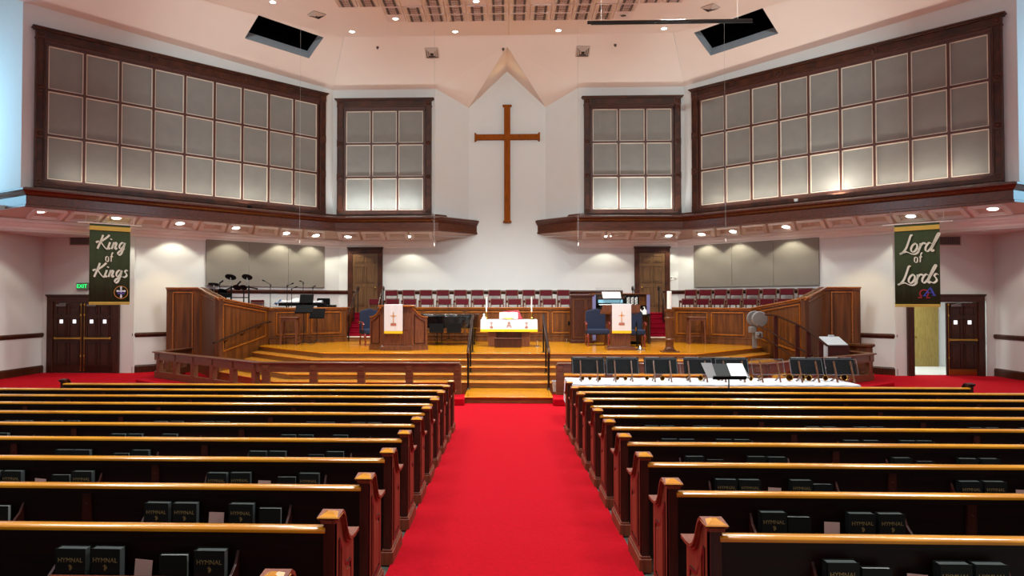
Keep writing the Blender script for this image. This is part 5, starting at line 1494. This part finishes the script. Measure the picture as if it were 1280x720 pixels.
mb = MB(); mb.lathe([(0,0),(.22,.0),(.24,.03),(.22,.08),(0,.08)], (-.08,-.02,hz+.02), 28, 'y'); mb.build('back_plate', 'ltgrey' if False else 'grey', o, smooth=True)
mb = MB(); mb.box(-.25,-.05,-.12,.1,hz-.42,hz-.22); mb.box(-.1,.12,-.16,.06,hz-.60,hz-.38); mb.build('drive_housing', 'grey', o, bevel=.03, seg=3)
mb = MB(); mb.lathe([(0,-.2),(.05,-.19),(.06,-.16)], (-.0,0,hz-.47), 14, 'y'); mb.lathe([(0,-.2),(.035,-.19),(.04,-.16)], (.09,0,hz-.56), 14, 'y'); mb.build('key_switch', 'chrome', o, smooth=True)
mb = MB(); mb.box(-.15,-.02,-.05,.05,0,hz-.4); mb.build('post', 'grey', o, bevel=.01)
# wall spotlight small on wall right (882,400)
q = atY(885, 393, YW-.02); o = thing('wall_camera', 'small dark microphone fitting on the cap of the right choir wall', 'fitting', (q.x, YW-.0, q.z-.0))
mb = MB(); mb.box(-.05,.05,-.09,-.0,-.06,.06); mb.build('mount', 'blackmetal', o, bevel=.01); mb = MB(); mb.lathe([(.03,-.15),(.045,-.12),(.03,-.08)], (0,0,.01), 12, 'y'); mb.build('head', 'black', o)

# desk with grey lid and small podium, right
g0 = atY(1048, 430, 19.15)
o = thing('slanted_desk', 'dark wooden desk with raised light grey lid, right of the lift railing', 'desk', (g0.x, 19.15, .0))
X0, X1 = atY(1033,430,19.15).x-g0.x, atY(1062,430,19.15).x-g0.x
za = atY(1048,431,19.15).z; zb_ = atY(1048,421.5,19.15).z
mb = MB(); mb.box(X0+.03,X1,0,.5,.3,za-.02); mb.build('body', 'pewpost', o, bevel=.01)
mb = MB(); mb.box(X0+.03,X1,.02,.48,.0,.3); mb.build('base', 'pewpost', o)
mb = MB(); mb.hexa([(X0,-.04,za-.02),(X1-.06,-.04,za-.02),(X1-.1,.4,zb_-.03),(X0-.02,.4,zb_-.03),(X0,-.04,za+.01),(X1-.06,-.04,za+.01),(X1-.1,.4,zb_),(X0-.02,.4,zb_)]); mb.build('lid', 'ltgrey', o, bevel=.006)
mb = MB(); mb.box(X0+.25,X0+.4,.38,.46,zb_-.02,zb_+.04); mb.build('clip_lamp', 'ltgrey', o, bevel=.01)
mb = MB(); mb.box(X0,X0+.03,-.02,.5,.5,za-.02); mb.build('side_panel', 'ltgrey', o)
g0 = atY(1078, 430, 21.2)
o = thing('small_podium', 'low octagonal wooden podium beside the slanted desk', 'podium', (g0.x, 21.3, 0)); h = g0.z
mb = MB(); mb.lathe([(.36,.0),(.36,.1),(.33,.12),(.33,h-.1),(.40,h-.06),(.40,h)], n=8); mb.build('body', 'panelwood', o)
mb = MB(); mb.cyl((0,0,h),(0,0,h+.28), .012, 8); mb.build('stem', 'bronze', o)

# ------------------------------------------------------------------ handbell tables
ty0, ty1, tz = 13.15, 14.25, .76
bx0 = atY(712, 473, 13.2).x; bx1 = atY(1074, 476, 13.2).x
nT = 3; Lt = (bx1-bx0)/nT
for i in range(nT):
    o = thing('folding_table', 'folding table under the white bell cloth, %s from the aisle' % ORD[i], 'table', (bx0+(i+.5)*Lt, 13.7, 0), 0, 'folding tables under the bell cloth')
    mb = MB(); mb.box(-Lt/2+.01,Lt/2-.01,-.5,.5,tz-.05,tz-.012); mb.build('tabletop', 'ltgrey', o)
    for sx in (-1, 1):
        mb = MB(); mb.cyl((sx*Lt*.38,-.4,0),(sx*Lt*.38,-.4,tz-.05), .016, 6); mb.cyl((sx*Lt*.38,.4,0),(sx*Lt*.38,.4,tz-.05), .016, 6); mb.cyl((sx*Lt*.38,-.4,.2),(sx*Lt*.38,.4,.2), .012, 6); mb.build('leg_frame', 'blackmetal', o)
o = thing('table_cloth', 'long white cloth covering the handbell tables behind the right pews', 'table cloth', ((bx0+bx1)/2, 13.7, tz))
w = (bx1-bx0)/2; mb = MB(); n = 120; vs = []; fs = []
for i in range(n+1):
    x = -w+2*w*i/n; f = .018*math.sin(i*.83)+.012*math.sin(i*2.1)
    sag = .004*math.sin(i*.9)
    vs += [(x,.60+f,-.45),(x,.56,.0+sag),(x,0,.006+.006*math.sin(i*.5)),(x,-.55,.0+sag),(x,-.58-f,-.2),(x,-.60-f*1.5,-.5)]
for i in range(n):
    for j in range(5): fs.append((i*6+j,(i+1)*6+j,(i+1)*6+j+1,i*6+j+1))
mb.add(vs, fs)
for s in (-1, 1): mb.add([(s*w,.56,0),(s*w,-.55,0),(s*(w+.02),-.6,-.5),(s*(w+.02),.6,-.45)], [(0,1,2,3)])
mb.build('cloth', 'cloth', o, recalc=False, solid=.006, smooth=False)
racks = [((726,747),'B',0),((769,790),'B',0),((818,838.5),'B',0),((861.5,883),'B',10),((906,929.5),'B',0),((952,974),'C',0),((1001,1022),'B',4),((1045,1066),'D',0)]
yk = 13.55
for i, ((a, b), kind, off_) in enumerate(racks):
    xa_, xb_ = atY(a,465,yk).x, atY(b,465,yk).x; xc = (xa_+xb_)/2; hw_ = (xb_-xa_)/2
    o = thing('music_rack', 'wooden-legged clear table music rack, %s from the aisle on the bell table' % ORD[i], 'music rack', (xc, yk, tz+.008), 0, 'table music racks on the bell table')
    zt_ = atY(800,452,yk).z-tz
    for s in (-1, 1): mb = MB(); mb.bar((s*hw_,-.07,.0),(s*hw_,.10,zt_), .035, .022, up=(1,0,0)); mb.bar((s*hw_,.0,.1),(s*hw_,.22,.0), .03, .02, up=(1,0,0)); mb.build('leg', 'railwood', o)
    mb = MB(); mb.m = Matrix.Translation((0,.075,.14)) @ Matrix.Rotation(R(-20), 4, 'X'); mb.box(-.31,.31,-.003,.003,0,.31); mb.box(-.31,.31,.0,.06,-.003,.003); mb.build('acrylic_panel', 'acrylic', o); mb = MB(); mb.m = Matrix.Translation((0,.075,.14)) @ Matrix.Rotation(R(-20), 4, 'X'); mb.box(-.31,.31,-.004,.004,.306,.312); mb.box(-.312,-.306,-.004,.004,0,.312); mb.box(.306,.312,-.004,.004,0,.312); mb.box(-.31,.31,-.004,.004,-.003,.003); mb.build('panel_edge', 'edge', o)
    if kind in 'BD':
        f_ = thing('music_folder', 'black music folder on the bell table rack, %s from the aisle' % ORD[i], 'folder', (xc+(off_*.01), yk, tz+.008), 0, 'black music folders')
        mb = MB(); mb.m = Matrix.Translation((0,.09,.15)) @ Matrix.Rotation(R(-20), 4, 'X')
        wd = .33 if kind == 'B' else .28
        mb.box(-wd,-.004,.005,.016,0,.33); mb.box(.004,wd,.005,.016,0,.33); mb.box(-.012,.012,.004,.012,0,.33)
        mb.build('covers', 'black', f_, bevel=.003, seg=1)
        mb = MB(); mb.m = Matrix.Translation((0,.09,.15)) @ Matrix.Rotation(R(-20), 4, 'X'); mb.box(-wd+.03,-.02,.016,.026,.01,.338); mb.box(.02,wd-.04,.016,.026,.01,.335); mb.build('sheets', 'paper', f_)
# handbells
bell = thing('handbell', 'x', 'handbell', (0,0,0), 0, 'handbells lying on the bell table')
mb = MB()
prof = [(.050,-.0),(.044,.004),(.036,.02),(.030,.05),(.024,.075),(.012,.09),(.0,.094)]
mb.lathe(prof, n=20, axis='y'); mb.f = [f for f in mb.f if len(f) == 4 or len(f) == 3]
mb.build('bell_casting', 'brass', bell, smooth=True, recalc=False, solid=.004)
mb = MB(); mb.lathe([(.012,.09),(.018,.10),(.012,.115)], n=10, axis='y'); mb.box(-.02,.02,.11,.24,-.006,.006); mb.build('handle', 'black', bell, bevel=.003)
mb = MB(); mb.lathe([(0,.015),(.014,.02),(.014,.035),(0,.045)], n=10, axis='y'); mb.cyl((0,.03,0),(0,.08,0), .004, 6); mb.build('clapper', 'black', bell)
first = True
bl = [(727.5,.8),(737.3,.75),(748.5,.8),(771.5,.8),(781,.85),(808.6,.85),(827,.95),(860,1.0),(874.5,1.05),(898,.9),(937.3,.95),(950,1.0),(985.3,1.4),(1003,1.3),(1009.5,1.2),(1031.6,1.1),(1053.8,1.45)]
for i, (a, sc) in enumerate(bl):
    p = atY(a, 470, 13.75); lab = 'brass handbell lying mouth forward on the white table, %s from the %s' % ((ORD[i], 'aisle') if i < 9 else (ORD[len(bl)-1-i], 'right end'))
    rz = rnd.uniform(-.25,.25); loc = (p.x, 13.68+(.05 if i % 2 else 0), tz+.018+.050*sc)
    if first: bell.location = loc; bell.rotation_euler = (0,0,rz); bell.scale = (sc,)*3; bell['label'] = lab; first = False
    else:
        r = dup(bell, loc, rz, lab); r.scale = (sc,)*3
# conductor stand
y = 11.45; g0 = atY(911, 473, y)
o = thing('music_stand', 'black conductor stand between the front right pews, holding an open score', 'music stand', (g0.x, y, zf(y)))
hd = g0.z-zf(y)
mb = MB()
for k in range(3): a = 2*PI*k/3+.5; mb.cyl((0,0,.12),(.2*math.cos(a),.2*math.sin(a),.012), .010, 6)
mb.build('tripod_base', 'blackmetal', o)
mb = MB(); mb.cyl((0,0,.06),(0,0,hd), .012, 8); mb.build('pole', 'blackmetal', o)
T = Matrix.Translation((0,-.02,hd)) @ Matrix.Rotation(R(-52), 4, 'X')
mb = MB(); mb.m = T; mb.box(-.27,.27,-.004,.004,0,.32); mb.box(-.27,.27,-.06,.004,-.02,.0); mb.build('desk', 'black', o)
sc = thing('open_score', 'open score with white right page on the conductor stand', 'score', (g0.x, y, zf(y)))
mb = MB(); mb.m = T; mb.prism([(-.35,.0),(-.2,.0),(-.2,.36),(-.38,.36)], -.012, -.006, 'y'); mb.build('binder_cover', 'grey', sc); mb = MB(); mb.m = T; mb.prism([(.3,.0),(.34,.0),(.30,.34),(.22,.34)], -.012, -.006, 'y'); mb.build('binder_cover', 'grey', sc)
mb = MB(); mb.m = T; mb.box(-.2,.04,-.014,-.006,.0,.34); mb.build('dark_page', 'cover', sc)
mb = MB(); mb.m = T; mb.box(.04,.30,-.02,-.006,.01,.34); mb.build('white_page', 'paper', sc)
# bucket
g0 = atZ(696.5, 489.5, .15)
o = thing('bucket', 'pale plastic bucket with papers standing at the right handrail foot', 'bucket', (g0.x, g0.y, .15))
mb = MB(); mb.lathe([(0,0),(.10,0),(.125,.24),(.135,.245),(.135,.26),(.12,.26),(.095,.02),(0,.02)], n=20); mb.build('pail', 'ltgrey', o, smooth=True)
mb = MB(); mb.tube([(-.13,0,.24),(-.1,-.1,.16),(0,-.14,.13),(.1,-.1,.16),(.13,0,.24)], .004, 6); mb.build('handle', 'chrome', o)
mb = MB(); mb.box(-.07,.06,-.04,.04,.03,.25); mb.build('contents', 'lblue', o)

# ------------------------------------------------------------------ banners
def catmull(pts, n=8):
    P = [Vector(p) for p in pts]
    if len(P) < 3: return P
    out = []
    for i in range(len(P)-1):
        p0 = P[i-1] if i else P[0]; p1, p2 = P[i], P[i+1]; p3 = P[i+2] if i+2 < len(P) else P[-1]
        for k in range(n):
            t = k/n; out.append(.5*((2*p1)+(p2-p0)*t+(2*p0-5*p1+4*p2-p3)*t*t+(3*p1-p0-3*p2+p3)*t**3))
    out.append(P[-1]); return out
GL = {
 'K': (.62, [[(.30,1.0),(.22,.6),(.06,-.02)],[(.72,1.02),(.52,.78),(.22,.52)],[(.22,.52),(.36,.3),(.62,.0),(.70,.02)],[(-.08,.42),(.0,.5),(.10,.52)]]),
 'i': (.24, [[(.14,.5),(.08,.2),(.06,.05),(.12,.0),(.2,.08)],[(.17,.68),(.20,.75)]]),
 'n': (.40, [[(.10,.5),(.05,.22),(.0,.0)],[(.03,.2),(.14,.42),(.26,.48),(.28,.38),(.22,.12),(.26,.0),(.36,.1)]]),
 'g': (.42, [[(.34,.44),(.2,.5),(.06,.34),(.05,.12),(.16,.04),(.30,.22),(.38,.5)],[(.38,.5),(.32,.1),(.24,-.28),(.1,-.42),(.0,-.3),(.10,-.14),(.4,.08)]]),
 's': (.32, [[(.32,.46),(.2,.52),(.12,.40),(.22,.26),(.26,.12),(.14,.0),(.0,.04)]]),
 'L': (.42, [[(.46,1.0),(.36,.98),(.30,.7),(.2,.25),(.06,.0),(-.1,-.1),(.05,-.02),(.25,.02),(.5,-.1),(.72,-.12),(.86,.02),(.84,.2)]]),
 'o': (.36, [[(.24,.5),(.1,.42),(.02,.2),(.08,.02),(.22,.04),(.32,.24),(.30,.42),(.22,.5),(.14,.46)]]),
 'r': (.34, [[(.08,.5),(.10,.3),(.02,.0)],[(.09,.3),(.2,.48),(.32,.5),(.34,.42)]]),
 'd': (.48, [[(.30,.44),(.16,.5),(.03,.28),(.04,.06),(.16,.02),(.32,.26),(.48,.8),(.56,1.0),(.62,1.02),(.58,.85),(.40,.4),(.32,.12),(.36,.0),(.46,.08)]]),
 'f': (.34, [[(.40,.98),(.30,1.02),(.22,.85),(.16,.4),(.14,.0)],[(.04,.56),(.34,.58)]]),
 'O': (.36, [[(.18,.58),(.05,.5),(.02,.28),(.05,.06),(.18,.0),(.28,.08),(.31,.3),(.28,.5),(.18,.58)]]),
}
def write(mb, word, x0, z0, h, y, w=.05, slant=.0, gap=.02):
    x = x0
    for chh in word:
        adv, strokes = GL[chh]
        for st in strokes:
            P = catmull([(x+h*(u+slant*v), z0+h*v) for u, v in st]); vs = []; fs = []
            for i, p in enumerate(P):
                t = (P[min(i+1,len(P)-1)]-P[max(i-1,0)]); t = t.normalized() if t.length else Vector((1,0)); nn = Vector((-t.y, t.x))
                ww = w*h*(.28+.72*abs(nn.dot(Vector((.8,-.6)))))
                a, b = p+nn*ww, p-nn*ww
                vs += [(a.x,y,a.y),(b.x,y,b.y),(a.x,y+.004,a.y),(b.x,y+.004,b.y)]
            for i in range(len(P)-1):
                k = i*4; fs += [(k,k+4,k+5,k+1),(k+2,k+3,k+7,k+6),(k,k+2,k+6,k+4),(k+1,k+5,k+7,k+3)]
            mb.add(vs, fs)
        x += h*(adv+gap)
    return x-x0
def banner(px, ytop, y, rz, W, H, words, lab, emb):
    c = atY(px, ytop, y)
    o = thing('banner', lab, 'banner', (c.x, y, c.z-H), rz)
    mb = MB(); n = 24; vs = []; fs = []
    f = lambda i: .012*math.sin(i*.9)+.006*math.sin(i*2.3)
    for i in range(n+1):
        x = -W/2+W*i/n
        vs += [(x,f(i)*.3,H),(x,f(i)*.7,H*.5),(x,f(i),0)]
    for i in range(n):
        for j in range(2): fs.append((i*3+j,(i+1)*3+j,(i+1)*3+j+1,i*3+j+1))
    mb.add(vs, fs); mb.build('cloth', 'banner', o, recalc=False, solid=.004, smooth=True)
    mb = MB(); mb.box(-W/2,W/2,-.022,.02,H-.20,H-.07); mb.build('gold_braid', 'gold', o)
    mb = MB(); mb.box(-W/2,W/2,-.022,.02,.0,.035)
    for k in range(48): x = -W/2+W*(k+.5)/48; mb.box(x-.008,x+.008,-.012,.008,-.055,.005)
    mb.build('gold_fringe', 'gold', o)
    mb = MB(); mb.cyl((-W/2-.3,.0,H+.01),(W/2+.3,.0,H+.01), .016, 10); 
    for s in (-1, 1): mb.lathe([(0,0),(.028,.01),(.028,.03),(0,.05)], (s*(W/2+.3),0,H-.015), 10)
    mb.build('hanging_pole', 'white', o, smooth=True)
    mb = MB()
    for s in (-1, 1): mb.cyl((s*(W/2+.1),0,H+.02),(s*(W/2+.1),0,5.08-(c.z-H)), .005, 6)
    mb.build('cords', 'white', o)
    mb = MB(); words(mb); mb.build('lettering', 'bannertext', o, recalc=False)
    emb(o)
    return o
def w1(mb):
    write(mb, 'King', -.38, 1.66, .42, -.034, .07, .12, .06); write(mb, 'Of', -.10, 1.24, .28, -.034, .06) if False else None
    write(mb, 'Of', -.13, 1.27, .27, -.034, .07, 0, .06); write(mb, 'Kings', -.46, .80, .42, -.034, .07, .12, .06)
def w2(mb):
    write(mb, 'Lord', -.38, 1.58, .50, -.034, .06, .12, .02); write(mb, 'Of', -.06, 1.27, .27, -.034, .07, 0, .06); write(mb, 'Lords', -.44, .66, .50, -.034, .06, .12, .0)
def e1(o):
    cx_, cz = .31, .33
    mb = MB(); n = 32
    for i in range(n):
        a, b = 2*PI*i/n, 2*PI*(i+1)/n; r0, r1 = .185, .20
        mb.add([(cx_+r*math.cos(t),-.032,cz+r*math.sin(t)) for r, t in ((r0,a),(r1,a),(r1,b),(r0,b))], [(0,1,2,3)])
    mb.build('emblem_ring', 'embroid', o, recalc=False)
    mb = MB()
    mb.box(cx_-.022,cx_+.022,-.036,-.028,cz-.17,cz+.16); mb.box(cx_-.10,cx_+.10,-.036,-.028,cz+.02,cz+.06)
    for (x, z) in ((0,.15),(-.10,.04),(.10,.04),(0,-.14)): mb.lathe([(0,-.037),(.032,-.034),(.032,-.028)], (cx_+x,0,cz+z), 12, 'y')
    mb.build('emblem_cross', 'cloth', o)
    mb = MB(); mb.box(cx_-.10,cx_+.10,-.042,-.034,cz-.06,cz-.0); mb.build('emblem_band', 'purple', o)
def e2(o):
    cx_, cz = .18, .33
    mb = MB()
    def arc(c, r0, r1, a0, a1, y):
        n = 20
        for i in range(n):
            a, b = R(a0+(a1-a0)*i/n), R(a0+(a1-a0)*(i+1)/n)
            mb.add([(c[0]+r*math.cos(t),y,c[1]+r*math.sin(t)) for r, t in ((r0,a),(r1,a),(r1,b),(r0,b))], [(0,1,2,3)])
    arc((cx_,cz+.02), .085, .125, -55, 235, -.034); mb.box(cx_-.15,cx_-.05,-.036,-.03,cz-.12,cz-.085); mb.box(cx_+.05,cx_+.15,-.036,-.03,cz-.12,cz-.085); mb.build('emblem_omega', 'red', o, recalc=False)
    mb = MB(); x = cx_+.12
    mb.bar((x-.12,-.04,cz-.05),(x+.04,-.04,cz+.19),.03,.008,up=(0,1,0)); mb.bar((x+.14,-.04,cz-.04),(x+.04,-.04,cz+.19),.045,.008,up=(0,1,0)); mb.bar((x-.04,-.04,cz+.04),(x+.1,-.04,cz+.04),.02,.008,up=(0,1,0)); mb.bar((x-.16,-.04,cz-.05),(x-.06,-.04,cz-.05),.02,.008,up=(0,1,0)); mb.bar((x+.08,-.04,cz-.04),(x+.18,-.04,cz-.04),.02,.008,up=(0,1,0))
    mb.build('emblem_alpha', 'blue', o)
banner(138, 280.5, 20.75, R(45)*.95, 1.13, 2.42, w1, 'green hanging banner lettered King of Kings in front of left doors', e1)
banner(1145.5, 279.5, 20.75, R(-45)*.95, 1.16, 2.42, w2, 'green hanging banner lettered Lord of Lords in front of right doors', e2)

# small cameras on the ledges
for (a, b, lab, m) in ((312,259,'small dark camera on the left balcony ledge','black'),(995,250.5,'small white camera on the right balcony ledge','white')):
    s = -1 if a < 600 else 1
    q = atP(a, b, (s*6.75,26.6,5), (-s,-1,0))
    o = thing('ledge_camera', lab, 'camera', (q.x, q.y, q.z))
    mb = MB(); mb.lathe([(0,-.07),(.06,-.04),(.07,.0),(.07,.05),(0,.06)], n=14); mb.build('dome', m, o, smooth=True)
    mb = MB(); mb.lathe([(0,-.08),(.03,-.07),(.03,-.05)], n=12); mb.build('lens', 'gloss_black', o)

# ------------------------------------------------------------------ lights
def area(name, loc, size, energy, col, rot=(0,0,0), sizey=None, spread=None):
    l = bpy.data.lights.new(name, 'AREA'); l.energy = energy; l.color = col; l.size = size
    if sizey: l.shape = 'RECTANGLE'; l.size_y = sizey
    if spread: l.spread = spread
    o = bpy.data.objects.new(name, l); C.objects.link(o); o.location = loc; o.rotation_euler = rot; return o
def spot(name, loc, target, energy, col, ang, blend=.5, r=.05):
    l = bpy.data.lights.new(name, 'SPOT'); l.energy = energy; l.color = col; l.spot_size = R(ang); l.spot_blend = blend; l.shadow_soft_size = r
    o = bpy.data.objects.new(name, l); C.objects.link(o); o.location = loc
    d = Vector(target)-Vector(loc); o.rotation_euler = d.to_track_quat('-Z', 'Y').to_euler(); return o
WARM = (1, .88, .70); NEU = (.93, 1, .99); COOL = (.62, .82, 1)
for i, (q, n, s) in enumerate(allspots):
    p = q-Vector((0,0,.06))
    spot('downlight_lamp', tuple(p), (p.x, p.y, 0), 98, (.95,.95,.76), 106, .25, .05)
# ceiling lamps over the nave and the chancel
for x in (-6, 0, 6):
    for y in (3, 9, 15):
        area('nave_lamp', (x, y, 11.6), 1.6, 250, NEU, spread=R(138))
for x in (-5, -1.8, 1.8, 5):
    area('chancel_lamp', (x, 20.2, 11.6), .8, 330, (.93,1,.97), (R(-8),0,0), spread=R(125))
# spots on chancel
for x in (-3.5, 0, 3.5):
    spot('chancel_spot', (x, 15.0, 11.4), (x*.8, 24.0, 1.5), 2350, (.94,1,.95), 48, .8, .15)
# daylight from side windows outside the frame
for s in (-1, 1):
    area('window_daylight', (s*17.2, 4.5, 8.5), 4, 330, COOL, (0, s*R(90), 0), 5)
    area('window_daylight', (s*18.0, 19.3, 7.6), 4.6, 300, (.32,.72,1), (0, s*R(90), 0), 3.6)
    # ledge uplights, and unseen strips added to brighten the ceiling
    c = Vector((s*(6.87+14.17)/2, (YU+19.5)/2, 5.82))+Vector((-s*S2,-S2,0))*.42
    o = area('ledge_uplight', tuple(c), 8.6, 55 if s < 0 else 90, (1,.93,.78), (R(180),0,0), .1); o.rotation_euler = (R(180),0,R(-45) if s > 0 else R(45))
    c2 = Vector((s*(6.87+14.17)/2, (YU+19.5)/2, 5.68))+Vector((-s*S2,-S2,0))*.62
    o = area('cove_uplight', tuple(c2), 7.5, 42, (.9,1,.99), (0,0,0), .12, R(110))  # unseen strip, added only to fill the ceiling with light
    zax = Vector((s*S2*.5, S2*.5, -1)).normalized(); xax = Vector((S2, -s*S2, 0)); yax = zax.cross(xax)
    o.rotation_euler = Matrix((xax, yax, zax)).transposed().to_euler()
    area('ledge_uplight', (s*10.6 if s > 0 else s*9.2, 33.67-10.6-.55 if s > 0 else 33.67-9.2-.55, 5.82), .5, 34 if s > 0 else 5, (1,.97,.84), (R(180),0,0))
    o = area('cove_uplight', (s*4.9, YU-.52, 5.68), 3.2, 40, (.9,1,.99), (0,0,0), .12, R(110)); o.rotation_euler = (R(180-25),0,0)  # same added ceiling fill over the window wall, unseen
    area('ledge_uplight', (s*4.9, YU-.35, 5.82), 3.2, 6, (1,.93,.78), (R(180),0,0), .1)
for x in (-9, 0, 9): spot('wall_wash_spot', (x*.5, 2, 11.2), (x, 27, 8.9), 7500, (.80,1,1), 27, .9, .25)  # unseen spots added to lift the upper walls
# warm lamp near the nose walls
for s in (-1, 1): spot('alcove_lamp', (s*10.6, 21.2, 4.3), (s*11.4, 22.9, 1.4), 90, (1,.78,.36), 70, .6, .05)
spot('gable_lamp', (0, 27.35, 10.35), (0, 25.3, 11.5), 26, (1,.72,.30), 80, .9, .04)
area('passage_lamp', (13.6, 23.8, 2.9), 1.2, 90, (.9,1,.95))

wd = bpy.data.worlds.new('world'); bpy.context.scene.world = wd; wd.use_nodes = True
bg = wd.node_tree.nodes['Background']; bg.inputs['Color'].default_value = (1,.93,.9,1); bg.inputs['Strength'].default_value = .35
vs_ = bpy.context.scene.view_settings
vs_.view_transform = 'Standard'; vs_.look = 'None'; vs_.gamma = 1; vs_.exposure = 0.0; vs_.use_curve_mapping = False
